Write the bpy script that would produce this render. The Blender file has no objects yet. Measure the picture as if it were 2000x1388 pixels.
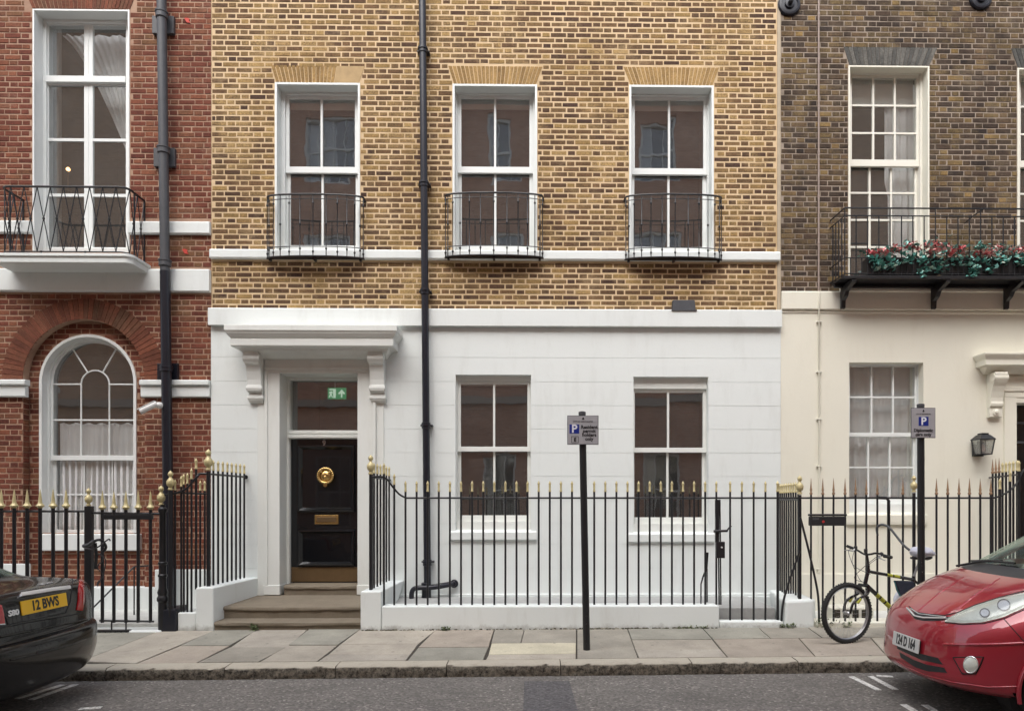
import bpy, bmesh, math, random
from mathutils import Vector, Matrix
from mathutils.bvhtree import BVHTree
random.seed(7)
R = math.radians
S = bpy.context.scene
COL = S.collection
# ------------------------------------------------------------------ camera
F, PX0, PY0, CY, EYE = 1333.0, 1050.0, 978.0, -9.59, 1.60
YAW = R(0.8)
FWD = Vector((math.sin(YAW), math.cos(YAW), 0)); RGT = Vector((math.cos(YAW), -math.sin(YAW), 0)); UP = Vector((0, 0, 1))
CAM = Vector((0, CY, EYE))
cd = bpy.data.cameras.new('camera'); cam = bpy.data.objects.new('camera', cd); COL.objects.link(cam)
cam.location = CAM; cam.rotation_euler = (R(90), 0, -YAW)
cd.sensor_width = 36; cd.lens = F / 2000 * 36
cd.shift_x = (1000 - PX0) / 2000; cd.shift_y = (PY0 - 694) / 2000
cd.clip_start = 0.05; cd.clip_end = 500
S.camera = cam
# ------------------------------------------------------------------ overcast daylight
SUN_EL, SUN_AZ = 52, 16          # sun behind the camera, a little to the left
w = bpy.data.worlds.new('World'); S.world = w; w.use_nodes = True
nt = w.node_tree; bg = nt.nodes['Background']
sky = nt.nodes.new('ShaderNodeTexSky'); sky.sky_type = 'NISHITA'; sky.sun_disc = False
sky.sun_elevation = R(SUN_EL); sky.sun_rotation = R(180 + SUN_AZ)
sky.dust_density = 3.0; sky.air_density = 1.0
hs = nt.nodes.new('ShaderNodeHueSaturation'); hs.inputs['Saturation'].default_value = 0.5
nt.links.new(sky.outputs[0], hs.inputs['Color']); nt.links.new(hs.outputs[0], bg.inputs['Color'])
bg.inputs['Strength'].default_value = 0.15
sl = bpy.data.lights.new('sun', 'SUN'); sl.energy = 1.5; sl.angle = R(65); sl.color = (1.0, 0.992, 0.975)
so = bpy.data.objects.new('sun', sl); COL.objects.link(so)
so.rotation_euler = (R(90 - SUN_EL), 0, -R(SUN_AZ)); so.location = (-8, -16, 24)
S.view_settings.view_transform = 'Standard'; S.view_settings.look = 'None'; S.view_settings.gamma = 1
S.view_settings.use_curve_mapping = False
S.view_settings.exposure = 1.12
S.render.engine = 'CYCLES'
S.cycles.max_bounces = 8; S.cycles.transparent_max_bounces = 16
S.cycles.use_denoising = True
# ------------------------------------------------------------------ pixel of the photograph -> point in the street
def ray(px, py): return FWD + RGT * ((px - PX0) / F) + UP * ((PY0 - py) / F)
def P(px, py, Y=0.0):
    d = ray(px, py); return CAM + d * ((Y - CY) / d.y)
def X(px, Y=0.0): return P(px, PY0, Y).x
def Zc(px, py, Y=0.0): return P(px, py, Y).z
def RC(px0, px1, py0, py1, Y=0.0):          # rectangle -> x0, x1, z0 (bottom), z1 (top)
    m = (px0 + px1) / 2
    return X(px0, Y), X(px1, Y), Zc(m, py1, Y), Zc(m, py0, Y)
YB, YK = -1.36, -2.91                        # back of the pavement, kerb edge
PA = P(415, 1233, YB).z; PB_ = P(1500, 1225, YB).z; XA = X(415, YB); XB = X(1500, YB)
KA = P(200, 1306, YK).z; KB = P(1500, 1292, YK).z; XKA = X(200, YK); XKB = X(1500, YK)
def gz(x, y):                                # pavement height
    zb = PA + (PB_ - PA) * (x - XA) / (XB - XA); zk = KA + (KB - KA) * (x - XKA) / (XKB - XKA)
    t = (y - YB) / (YK - YB); return zb + (zk - zb) * t
KERB = 0.115
def rz(x, y): return gz(x, YK) - KERB - 0.012 * min(0, 0) + 0.015 * (YK - y) / 1.0 * 0.5   # road, slight crown
def G(px, py, fn=gz):                        # pixel on the ground
    d = ray(px, py); lo, hi = 1.0, 60.0
    f = lambda t: (CAM + d * t).z - fn((CAM + d * t).x, (CAM + d * t).y)
    for _ in range(60):
        m = (lo + hi) / 2
        if f(m) > 0: lo = m
        else: hi = m
    return CAM + d * lo
# ------------------------------------------------------------------ objects
ORG = {}
def thing(name, label, cat, loc=(0, 0, 0), group=None):
    o = bpy.data.objects.new(name, None); o.empty_display_size = 0.1; COL.objects.link(o)
    o.location = loc; o['label'] = label; o['category'] = cat
    if group: o['group'] = group
    ORG[o.name] = Vector(loc); return o
def tag(o, label, cat, group=None):
    o['label'] = label; o['category'] = cat
    if group: o['group'] = group
    return o
def put(name, me, parent=None, loc=(0, 0, 0), rot=None, scale=None):
    o = bpy.data.objects.new(name, me); COL.objects.link(o); o.location = loc
    if rot: o.rotation_euler = rot
    if scale: o.scale = scale
    if parent is not None: o.parent = parent; ORG[o.name] = ORG.get(parent.name, Vector())
    else: ORG[o.name] = Vector()
    return o
class MB:
    def __init__(s): s.v = []; s.f = []
    def add(s, vs, fs):
        b = len(s.v); s.v += [tuple(p) for p in vs]; s.f += [tuple(b + i for i in f) for f in fs]; return s
    def hexa(s, p):      # p: 4 bottom ring + 4 top ring
        return s.add(p, [(3, 2, 1, 0), (4, 5, 6, 7), (0, 1, 5, 4), (1, 2, 6, 5), (2, 3, 7, 6), (3, 0, 4, 7)])
    def box(s, x0, x1, y0, y1, z0, z1):
        return s.hexa([(x0, y0, z0), (x1, y0, z0), (x1, y1, z0), (x0, y1, z0), (x0, y0, z1), (x1, y0, z1), (x1, y1, z1), (x0, y1, z1)])
    def prism(s, poly, y0, y1):      # polygon in (x, z), counter-clockwise seen from the street
        n = len(poly); vs = [(x, y0, z) for x, z in poly] + [(x, y1, z) for x, z in poly]
        return s.add(vs, [tuple(range(n)), tuple(range(2 * n - 1, n - 1, -1))] + [(i, i + n, (i + 1) % n + n, (i + 1) % n) for i in range(n)])
    def prismx(s, poly, x0, x1):     # polygon in (y, z)
        n = len(poly); vs = [(x0, y, z) for y, z in poly] + [(x1, y, z) for y, z in poly]
        return s.add(vs, [tuple(range(n)), tuple(range(2 * n - 1, n - 1, -1))] + [(i, i + n, (i + 1) % n + n, (i + 1) % n) for i in range(n)])
    def prismz(s, poly, z0, z1):
        n = len(poly); zf = (lambda p, z: z(p[0], p[1]) if callable(z) else z)
        vs = [(p[0], p[1], zf(p, z0)) for p in poly] + [(p[0], p[1], zf(p, z1)) for p in poly]
        return s.add(vs, [tuple(range(n - 1, -1, -1)), tuple(range(n, 2 * n))] + [(i, (i + 1) % n, (i + 1) % n + n, i + n) for i in range(n)])
    def tube(s, pts, r, n=8, closed=False):
        pts = [Vector(p) for p in pts]; m = len(pts); rs = r if isinstance(r, (list, tuple)) else [r] * m
        rings = []; ref = None
        for i in range(m):
            a = pts[(i - 1) % m] if (i > 0 or closed) else pts[i]; b = pts[(i + 1) % m] if (i < m - 1 or closed) else pts[i]
            t = (b - a).normalized()
            if ref is None: ref = t.orthogonal().normalized()
            ref = (ref - t * ref.dot(t)); ref = ref.normalized() if ref.length > 1e-6 else t.orthogonal().normalized()
            bn = t.cross(ref)
            rings.append([pts[i] + (ref * math.cos(2 * math.pi * k / n) + bn * math.sin(2 * math.pi * k / n)) * rs[i] for k in range(n)])
        vs = [p for q in rings for p in q]; fs = []
        for i in range(m if closed else m - 1):
            j = (i + 1) % m
            for k in range(n): fs.append((i * n + k, i * n + (k + 1) % n, j * n + (k + 1) % n, j * n + k))
        if not closed: fs += [tuple(range(n - 1, -1, -1)), tuple((m - 1) * n + k for k in range(n))]
        return s.add(vs, fs)
    def lathe(s, prof, c=(0, 0, 0), n=12, axis='z'):
        vs = []; fs = []; c = Vector(c)
        for r, z in prof:
            for k in range(n):
                a = 2 * math.pi * k / n; x, y = r * math.cos(a), r * math.sin(a)
                vs.append(c + (Vector((x, y, z)) if axis == 'z' else Vector((x, z, y)) if axis == 'y' else Vector((z, x, y))))
        m = len(prof)
        for i in range(m - 1):
            for k in range(n):
                q = (i * n + k, i * n + (k + 1) % n, (i + 1) * n + (k + 1) % n, (i + 1) * n + k)
                fs.append(q if axis != 'y' else q[::-1])
        fs += [tuple(range(n - 1, -1, -1)), tuple((m - 1) * n + k for k in range(n))]
        return s.add(vs, fs)
    def grid(s, rows):
        h, wd = len(rows), len(rows[0])
        return s.add([p for r in rows for p in r], [(i * wd + j, i * wd + j + 1, (i + 1) * wd + j + 1, (i + 1) * wd + j) for i in range(h - 1) for j in range(wd - 1)])
    def rings(s, rg):        # loft of closed rings of equal count, capped
        n = len(rg[0]); m = len(rg)
        return s.add([p for q in rg for p in q], [(i * n + k, i * n + (k + 1) % n, (i + 1) * n + (k + 1) % n, (i + 1) * n + k) for i in range(m - 1) for k in range(n)] + [tuple(range(n - 1, -1, -1)), tuple((m - 1) * n + k for k in range(n))])
    def mesh(s, name, mat, off=Vector(), smooth=False, fix=True):
        me = bpy.data.meshes.new(name); me.from_pydata([(p[0] - off[0], p[1] - off[1], p[2] - off[2]) for p in s.v], [], s.f)
        if fix:
            bm = bmesh.new(); bm.from_mesh(me); bmesh.ops.recalc_face_normals(bm, faces=bm.faces); bm.to_mesh(me); bm.free()
        if mat: me.materials.append(mat)
        if smooth:
            for p in me.polygons: p.use_smooth = True
            me.set_sharp_from_angle(angle=R(smooth if smooth is not True else 40))
        return me
    def build(s, name, mat, parent=None, smooth=False, bevel=0, solid=0, label=None, fix=True):
        off = ORG.get(parent.name, Vector()) if parent is not None else Vector()
        o = put(name, s.mesh(name, mat, off, smooth, fix), parent)
        if solid: md = o.modifiers.new('thick', 'SOLIDIFY'); md.thickness = solid; md.offset = 0
        if bevel:
            md = o.modifiers.new('edge', 'BEVEL'); md.width = bevel; md.segments = 2; md.limit_method = 'ANGLE'; md.angle_limit = R(40)
        if label: o['label'] = label
        return o
def structure(o): o['kind'] = 'structure'; return o
def stuff(o): o['kind'] = 'stuff'; return o
def wall_cells(mb, x0, x1, z0, z1, holes, y0, y1):
    xs = sorted({x0, x1, *[v for h in holes for v in h[:2] if x0 < v < x1]})
    for a, b in zip(xs, xs[1:]):
        m = (a + b) / 2; cuts = sorted((h[2], h[3]) for h in holes if h[0] < m < h[1]); z = z0
        for c0, c1 in cuts:
            if c1 <= z0 or c0 >= z1: continue
            if c0 > z: mb.box(a, b, y0, y1, z, c0)
            z = max(z, c1)
        if z < z1: mb.box(a, b, y0, y1, z, z1)
    return mb
def lerp(a, b, t): return a + (b - a) * t
def arc(c, r, a0, a1, n): return [(c[0] + r * math.cos(lerp(a0, a1, i / n)), c[1] + r * math.sin(lerp(a0, a1, i / n))) for i in range(n + 1)]
def smoothpath(pts, k=6):        # Catmull-Rom through the points
    pts = [Vector(p) for p in pts]; out = []
    for i in range(len(pts) - 1):
        p0, p1, p2, p3 = pts[max(i - 1, 0)], pts[i], pts[i + 1], pts[min(i + 2, len(pts) - 1)]
        for j in range(k):
            t = j / k
            out.append(0.5 * ((2 * p1) + (p2 - p0) * t + (2 * p0 - 5 * p1 + 4 * p2 - p3) * t * t + (3 * p1 - p0 - 3 * p2 + p3) * t ** 3))
    return out + [pts[-1]]
def lettering(name, txt, size, mat, parent, M, align='CENTER', space=1.0, sx=1.0, depth=0.0008, bold=0.0, line=0.9):
    cu = bpy.data.curves.new(name, 'FONT'); cu.body = txt; cu.size = size; cu.align_x = align; cu.align_y = 'CENTER'
    cu.space_character = space; cu.extrude = depth; cu.offset = bold; cu.resolution_u = 3; cu.space_line = line
    t = bpy.data.objects.new(name, cu); COL.objects.link(t)
    dg = bpy.context.evaluated_depsgraph_get(); me = bpy.data.meshes.new_from_object(t.evaluated_get(dg))
    bpy.data.objects.remove(t); bpy.data.curves.remove(cu)
    me.transform(Matrix.Diagonal((sx, 1, 1, 1))); off = ORG.get(parent.name, Vector())
    me.transform(Matrix.Translation(-off) @ M); me.materials.clear(); me.materials.append(mat)
    return put(name, me, parent)
FRONT = Matrix(((1, 0, 0, 0), (0, 0, -1, 0), (0, 1, 0, 0), (0, 0, 0, 1)))       # text standing up and facing the street
# ------------------------------------------------------------------ materials
class N:
    def __init__(s, name):
        s.m = bpy.data.materials.new(name); s.m.use_nodes = True; s.t = s.m.node_tree
        s.b = s.t.nodes['Principled BSDF']; s.out = s.t.nodes['Material Output']
        s.pos = s.n('ShaderNodeNewGeometry').outputs['Position']
    def n(s, k, **kw):
        x = s.t.nodes.new(k)
        for a, v in kw.items(): setattr(x, a, v)
        return x
    def l(s, a, b): s.t.links.new(a, b)
    def put(s, sock, v):
        if hasattr(v, 'is_output') or isinstance(v, bpy.types.NodeSocket): s.l(v, sock)
        else: sock.default_value = v if not (isinstance(v, tuple) and len(v) == 3 and sock.type == 'RGBA') else (*v, 1)
    def noise(s, scale, detail=4, rough=0.6, vec=None, stretch=None):
        x = s.n('ShaderNodeTexNoise'); x.inputs['Scale'].default_value = scale; x.inputs['Detail'].default_value = detail; x.inputs['Roughness'].default_value = rough
        v = vec or s.pos
        if stretch:
            mp = s.n('ShaderNodeMapping'); mp.inputs['Scale'].default_value = stretch; s.l(v, mp.inputs['Vector']); v = mp.outputs[0]
        s.l(v, x.inputs['Vector']); return x.outputs['Fac']
    def ramp(s, fac, stops, interp='LINEAR'):
        x = s.n('ShaderNodeValToRGB'); x.color_ramp.interpolation = interp; e = x.color_ramp.elements
        while len(e) < len(stops): e.new(0.5)
        for i, (p, c) in enumerate(stops):
            e[i].position = p; e[i].color = (*c, 1) if isinstance(c, tuple) else (c, c, c, 1)
        s.put(x.inputs['Fac'], fac); return x.outputs['Color']
    def mix(s, f, a, b, mode='MIX'):
        x = s.n('ShaderNodeMix'); x.data_type = 'RGBA'; x.blend_type = mode
        s.put(x.inputs[0], f); s.put(x.inputs[6], a); s.put(x.inputs[7], b); return x.outputs[2]
    def math(s, op, a, b=0.0):
        x = s.n('ShaderNodeMath', operation=op); s.put(x.inputs[0], a); s.put(x.inputs[1], b); return x.outputs[0]
    def bump(s, h, strength=0.3, dist=0.01):
        x = s.n('ShaderNodeBump'); x.inputs['Strength'].default_value = strength; x.inputs['Distance'].default_value = dist
        s.put(x.inputs['Height'], h); s.l(x.outputs[0], s.b.inputs['Normal'])
    def set(s, **kw):
        for k, v in kw.items(): s.put(s.b.inputs[k.replace('_', ' ')], v)
        return s.m
def simple(name, col, rough=0.6, metal=0.0, var=0.12, scale=6.0, bump=0.0, bscale=60.0, bdist=0.004, spec=0.5, coat=0.0):
    k = N(name); f = k.noise(scale, 5, 0.65)
    c = k.mix(f, tuple(x * (1 - var) for x in col), tuple(min(1, x * (1 + var)) for x in col))
    k.set(Base_Color=c, Roughness=rough, Metallic=metal)
    k.b.inputs['Specular IOR Level'].default_value = spec
    if coat: k.b.inputs['Coat Weight'].default_value = coat; k.b.inputs['Coat Roughness'].default_value = 0.03
    if bump: k.bump(k.noise(bscale, 4), bump, bdist)
    return k.m
def brick_mat(name, stops, patch, island, patch_amt=(0.52, 0.72), dark=(0.6, 1.15), pscale=0.9, smear=None, sm=(.54, .74)):
    k = N(name)
    if island: rnd = k.n('ShaderNodeNewGeometry').outputs['Random Per Island']
    else: rnd = k.n('ShaderNodeObjectInfo').outputs['Random']
    base = k.ramp(rnd, stops)
    r2 = k.math('FRACT', k.math('MULTIPLY', rnd, 17.31)); reg = k.math('ADD', k.noise(pscale, 3, 0.6), k.math('MULTIPLY', k.math('SUBTRACT', r2, .5), .22)); sel = k.ramp(reg, [(patch_amt[0], 0.0), (patch_amt[1], 1.0)])
    fine = k.noise(38, 5, 0.7)
    base = k.mix(k.math('MULTIPLY', sel, k.ramp(fine, [(0.3, 0.35), (0.7, 1.0)])), base, patch)
    blot = k.noise(3.2, 5, 0.7, stretch=(1, 1, 0.8))
    base = k.mix(1.0, base, k.ramp(blot, [(0.3, dark[0]), (0.7, dark[1])]), 'MULTIPLY')
    base = k.mix(1.0, base, k.ramp(fine, [(0.25, 0.5), (0.75, 1.35)]), 'MULTIPLY')
    if smear: base = k.mix(k.math('MULTIPLY', k.ramp(k.noise(1.7, 6, .75, stretch=(1, 1, 1.6)), [(sm[0], 0.), (sm[1], .8)]), k.ramp(k.noise(24, 5, .8), [(.35, .1), (.7, 1.)])), base, smear)
    k.set(Base_Color=base, Roughness=0.92); k.b.inputs['Specular IOR Level'].default_value = 0.25
    k.bump(k.noise(90, 5, 0.7), 0.6, 0.004)
    return k.m
def mortar_mat(name, a, b, soot):
    k = N(name); c = k.mix(k.noise(14, 5, 0.7), a, b)
    c = k.mix(k.ramp(k.noise(1.6, 4, 0.65), [(0.45, 0.0), (0.7, 1.0)]), c, soot)
    k.set(Base_Color=c, Roughness=0.95); k.bump(k.noise(120, 4), 0.5, 0.004); return k.m
YEL = [(0.0, (.085, .05, .036)), (.25, (.145, .084, .046)), (.5, (.20, .118, .06)), (.66, (.125, .076, .046)), (.84, (.28, .175, .075)), (1.0, (.38, .25, .10))]
RED = [(0.0, (.115, .036, .025)), (.3, (.19, .060, .038)), (.55, (.155, .050, .033)), (.8, (.24, .085, .048)), (1.0, (.19, .085, .05))]
DRK = [(0.0, (.035, .026, .022)), (.3, (.075, .05, .035)), (.55, (.055, .04, .03)), (.8, (.12, .078, .045)), (.92, (.15, .10, .05)), (1.0, (.26, .17, .065))]
M = {}
for isl in (0, 1):
    M['yb%d' % isl] = brick_mat('yellow stock brick %d' % isl, YEL, (.50, .34, .145), isl, (.52, .68), smear=(.62, .46, .26))
    M['rb%d' % isl] = brick_mat('red brick %d' % isl, RED, (.17, .10, .05), isl, (0.55, 0.7), (0.7, 1.25), smear=(.40, .26, .18))
    M['db%d' % isl] = brick_mat('sooty brown brick %d' % isl, DRK, (.19, .135, .06), isl, (0.47, 0.68), (0.5, 1.45), 2.4, smear=(.22, .18, .135), sm=(.5, .72))
    M['arch%d' % isl] = brick_mat('rubbed ochre brick %d' % isl, [(0, (.27, .17, .07)), (1, (.42, .27, .11))], (.45, .30, .13), isl, (0.5, 0.7), (0.7, 1.2))
    M['rarch%d' % isl] = brick_mat('rubbed red brick %d' % isl, [(0, (.15, .055, .035)), (1, (.24, .085, .05))], (.15, .09, .055), isl, (0.5, 0.7), (0.7, 1.2))
    M['garch%d' % isl] = brick_mat('sooty grey brick %d' % isl, [(0, (.07, .07, .066)), (1, (.15, .145, .13))], (.22, .21, .18), isl, (0.55, 0.75), (0.6, 1.3), 2.5)
M['ymort'] = mortar_mat('buff mortar', (.70, .535, .34), (.61, .455, .275), (.47, .335, .18))
M['rmort'] = mortar_mat('pink mortar', (.46, .31, .22), (.36, .225, .155), (.25, .14, .095))
M['dmort'] = mortar_mat('grey mortar', (.38, .32, .26), (.25, .20, .155), (.12, .095, .068))
def painted(name, col, dirt, amt=0.5, rough=0.5, grime=0.0):
    k = N(name); c = k.mix(k.noise(1.3, 5, 0.6), col, tuple(x * 0.94 for x in col))
    st = k.ramp(k.noise(4, 6, 0.7, stretch=(1, 1, 0.22)), [(0.52, 0.0), (0.82, amt)])
    c = k.mix(st, c, dirt)
    c = k.mix(k.ramp(k.noise(28, 5, 0.75), [(0.6, 0.0), (0.8, amt * 0.6)]), c, dirt)
    if grime:                                    # grime and flaking low on the wall
        z = k.n('ShaderNodeSeparateXYZ'); k.l(k.pos, z.inputs[0])
        h = k.math('ADD', z.outputs[2], k.math('MULTIPLY', k.noise(9, 6, 0.75), 0.22))
        c = k.mix(k.ramp(h, [(0.10, 1.0), (0.22, 0.0)]), c, (grime, grime * .95, grime * .8))
    k.set(Base_Color=c, Roughness=rough); k.bump(k.noise(22, 6, 0.7), 0.25, 0.006); return k.m
M['white'] = painted('white masonry paint', (.772, .812, .795), (.58, .60, .57), 0.5, 0.6)
M['whitelow'] = painted('white paint on low wall', (.772, .812, .795), (.52, .52, .47), 0.5, 0.6, grime=0.2)
M['trim'] = painted('white joinery gloss', (.80, .83, .815), (.60, .60, .56), 0.25, 0.35)
M['hood'] = painted('off white canopy paint', (.765, .785, .75), (.52, .51, .46), 0.4, 0.55)
M['cream'] = painted('cream stucco', (.79, .77, .66), (.64, .60, .49), 0.4, 0.6)
M['creamtrim'] = painted('cream joinery', (.80, .785, .70), (.62, .59, .50), 0.3, 0.45)
M['iron'] = simple('black iron paint', (.014, .014, .016), 0.38, 0, 0.3, 20, 0.25, 90, 0.002)
M['navy'] = simple('dark blue black pipe paint', (.012, .013, .020), 0.33, 0, 0.3, 9, 0.2, 60, 0.002)
M['greypipe'] = simple('grey pipe paint', (.065, .068, .075), 0.5, 0, 0.3, 9, 0.2, 60, 0.002)
M['gold'] = simple('gold leaf paint', (.56, .48, .255), 0.45, 0.15, 0.25, 40, 0.3, 80, 0.002)
M['dullgold'] = simple('worn gilding', (.30, .19, .11), 0.6, 0.1, 0.4, 40, 0.3, 80, 0.002)
M['brass'] = simple('polished brass', (.62, .43, .17), 0.25, 0.9, 0.15, 30, 0.2, 60, 0.002)
M['dullbrass'] = simple('dull brass plate', (.17, .11, .055), 0.45, 0.55, 0.25, 9, 0.1, 40, 0.002)
M['door'] = simple('black door gloss', (.006, .0065, .008), 0.16, 0, 0.2, 8, 0.06, 14, 0.004, spec=.45, coat=0.5)
M['lead'] = simple('lead flashing', (.06, .062, .07), 0.6, 0.1, 0.3, 10, 0.3, 40, 0.004)
M['steel'] = simple('brushed steel', (.55, .55, .56), 0.3, 0.9, 0.1, 30)
M['step'] = N('worn york stone steps')
k = M['step']; c = k.mix(k.noise(5, 6, 0.7), (.13, .105, .075), (.25, .21, .155)); c = k.mix(k.ramp(k.noise(40, 5, .8), [(.5, 0.), (.8, .7)]), c, (.10, .08, .055))
k.set(Base_Color=c, Roughness=.85); k.bump(k.noise(45, 6, .7), .5, .008); M['step'] = k.m
k = N('york stone paving'); tone = k.n('ShaderNodeObjectInfo').outputs['Color']
c = k.mix(1.0, tone, k.ramp(k.noise(2.2, 6, .65), [(.25, .72), (.75, 1.2)]), 'MULTIPLY')
c = k.mix(1.0, c, k.ramp(k.noise(70, 4, .7), [(.25, .82), (.75, 1.15)]), 'MULTIPLY')
c = k.mix(k.ramp(k.noise(6, 6, .75), [(.58, 0.), (.78, .55)]), c, (.10, .094, .08)); vs_ = k.n('ShaderNodeTexVoronoi'); vs_.inputs['Scale'].default_value = 5.5; k.l(k.pos, vs_.inputs['Vector']); c = k.mix(k.ramp(vs_.outputs['Distance'], [(.07, .6), (.11, 0.)]), c, (.11, .105, .095))
k.set(Base_Color=c, Roughness=.82); k.bump(k.noise(55, 6, .7), .35, .006); M['flag'] = k.m
k = N('granite kerb top'); c = k.mix(k.noise(60, 5, .8), (.34, .31, .25), (.52, .475, .39)); c = k.mix(k.ramp(k.noise(5, 5, .7), [(.52, 0.), (.78, .5)]), c, (.22, .195, .155))
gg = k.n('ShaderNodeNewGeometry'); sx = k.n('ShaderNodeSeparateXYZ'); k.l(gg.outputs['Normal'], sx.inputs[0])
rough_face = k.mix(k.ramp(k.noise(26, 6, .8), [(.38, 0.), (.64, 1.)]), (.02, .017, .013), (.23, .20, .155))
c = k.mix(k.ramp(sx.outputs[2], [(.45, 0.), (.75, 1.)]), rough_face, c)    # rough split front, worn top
k.set(Base_Color=c, Roughness=.9); k.bump(k.noise(45, 6, .75), .8, .012); M['kerb'] = k.m
def asphalt(name, lo, hi, peb):
    k = N(name); v = k.n('ShaderNodeTexVoronoi'); v.inputs['Scale'].default_value = 55; k.l(k.pos, v.inputs['Vector'])
    c = k.mix(k.noise(1.3, 5, .65), lo, hi)
    sep = k.n('ShaderNodeSeparateColor'); k.l(v.outputs['Color'], sep.inputs[0])
    c = k.mix(1.0, c, k.ramp(sep.outputs[0], [(0., .62), (.75, 1.1), (.93, 1.3), (1., peb)]), 'MULTIPLY')
    c = k.mix(k.ramp(k.noise(.9, 4, .6, stretch=(1, 3.5, 1)), [(.52, 0.), (.72, .45)]), c, tuple(x * .62 for x in lo))
    c = k.mix(k.ramp(k.noise(120, 2), [(.66, 0.), (.72, .7)]), c, (.22, .21, .19))
    k.set(Base_Color=c, Roughness=.88); k.bump(k.math('ADD', v.outputs['Distance'], k.noise(240, 3)), .6, .007); return k.m
M['asphalt'] = asphalt('worn asphalt', (.135, .124, .112), (.20, .185, .168), 2.2)
M['patch'] = asphalt('smooth asphalt patch', (.098, .092, .094), (.122, .116, .118), 1.6)
k = N('worn road paint'); f = k.ramp(k.noise(26, 6, .8), [(.28, 0.), (.5, 1.)]); tr = k.n('ShaderNodeBsdfTransparent'); mx = k.n('ShaderNodeMixShader')
k.set(Base_Color=(.76, .75, .71), Roughness=.8); k.l(f, mx.inputs[0]); k.l(tr.outputs[0], mx.inputs[1]); k.l(k.b.outputs[0], mx.inputs[2]); k.l(mx.outputs[0], k.out.inputs[0]); M['roadpaint'] = k.m
M['areafloor'] = simple('grey painted area floor', (.36, .36, .35), 0.8, 0, 0.25, 12, 0.4, 60, 0.006)
M['areafloorw'] = simple('pale area floor', (.55, .55, .52), 0.8, 0, 0.25, 9, 0.4, 60, 0.006)
M['soil'] = simple('joint dirt', (.055, .048, .038), 0.95, 0, 0.4, 20, 0.5, 60, 0.006)
def glass(name, tint, refl, wob=0.048, dirt=0.05):
    k = N(name); gl = k.n('ShaderNodeBsdfGlossy'); gl.inputs['Roughness'].default_value = 0.015; gl.inputs['Color'].default_value = (*tint, 1)
    tr = k.n('ShaderNodeBsdfTransparent'); tr.inputs['Color'].default_value = (.96, .97, .965, 1); mx = k.n('ShaderNodeMixShader')
    lw = k.n('ShaderNodeLayerWeight'); lw.inputs['Blend'].default_value = 0.5
    f = k.math('ADD', k.math('MULTIPLY', k.math('POWER', lw.outputs['Facing'], 4.0), 0.8), refl)
    b = k.n('ShaderNodeBump'); b.inputs['Strength'].default_value = wob; b.inputs['Distance'].default_value = 0.02
    k.l(k.noise(2.6, 2, .5), b.inputs['Height']); k.l(b.outputs[0], gl.inputs['Normal'])
    k.l(f, mx.inputs[0]); k.l(tr.outputs[0], mx.inputs[1]); k.l(gl.outputs[0], mx.inputs[2])
    df = k.n('ShaderNodeBsdfDiffuse'); df.inputs['Color'].default_value = (.4, .4, .39, 1); m2 = k.n('ShaderNodeMixShader')
    k.l(k.math('MULTIPLY', k.ramp(k.noise(3, 4), [(.3, .5), (.7, 1.)]), dirt), m2.inputs[0]); k.l(mx.outputs[0], m2.inputs[1]); k.l(df.outputs[0], m2.inputs[2])
    k.l(m2.outputs[0], k.out.inputs[0]); return k.m
M['glass'] = glass('window glass', (.95, .95, .95), 0.15)
M['carglass'] = glass('car glass', (.75, .95, .88), 0.12, 0.02, 0.02)
M['lens'] = glass('lamp glass', (.95, .97, .95), 0.08, 0.02, 0.25)
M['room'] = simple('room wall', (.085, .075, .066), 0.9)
M['roomw'] = simple('pale room panelling', (.34, .33, .31), 0.8)
def cloth(name, col, tr_=0.2):
    k = N(name); d = k.n('ShaderNodeBsdfTranslucent'); d.inputs['Color'].default_value = (*col, 1); mx = k.n('ShaderNodeMixShader'); mx.inputs[0].default_value = tr_
    k.set(Base_Color=k.mix(k.noise(7, 4), col, tuple(x * .85 for x in col)), Roughness=.9); k.l(k.b.outputs[0], mx.inputs[1]); k.l(d.outputs[0], mx.inputs[2]); k.l(mx.outputs[0], k.out.inputs[0]); return k.m
M['net'] = cloth('net curtain', (.93, .93, .94)); M['blind'] = cloth('roller blind', (.80, .79, .75), .1)
k = N('lit bulb'); k.b.inputs['Emission Color'].default_value = (1, .55, .2, 1); k.b.inputs['Emission Strength'].default_value = 3.0; M['bulb'] = k.m
M['tyre'] = simple('tyre rubber', (.018, .018, .018), 0.8, 0, 0.3, 30, 0.4, 160, 0.003)
M['plastic'] = simple('black plastic', (.02, .02, .022), 0.5, 0, 0.2, 30, 0.2, 200, 0.001)
M['chrome'] = simple('chrome', (.80, .80, .80), 0.25, .6, 0.05, 10)
M['alloy'] = simple('alloy', (.45, .45, .46), 0.35, 0.9, 0.1, 10)
M['exitpale'] = None; M['green'] = simple('exit sign green', (.015, .19, .075), 0.5); M['pale'] = simple('exit sign white', (.62, .74, .64), 0.5)
M['signgrey'] = simple('sign plate grey', (.40, .40, .42), 0.45, 0.2, 0.08, 12); M['signblue'] = simple('parking blue', (.005, .02, .22), 0.45)
M['ink'] = simple('black lettering', (.018, .018, .02), 0.5, var=0.05); M['signwhite'] = simple('sign white', (.75, .76, .80), 0.45, var=0.05)
M['signframe'] = simple('sign edge', (.10, .10, .11), 0.5)
M['flagstone_trim'] = simple('pale stone band', (.42, .38, .33), .8); M['plastic2'] = simple('dark far window', (.03, .03, .033), .2); M['redmark'] = simple('red paint mark', (.55, .06, .04), .7)
M['strip'] = simple('weathered party strip', (.43, .36, .265), .9, 0, .25, 9, .4, 40)
M['archpatch'] = simple('smooth ochre repair', (.44, .31, .16), .9, 0, .3, 9, .4, 40)
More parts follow.
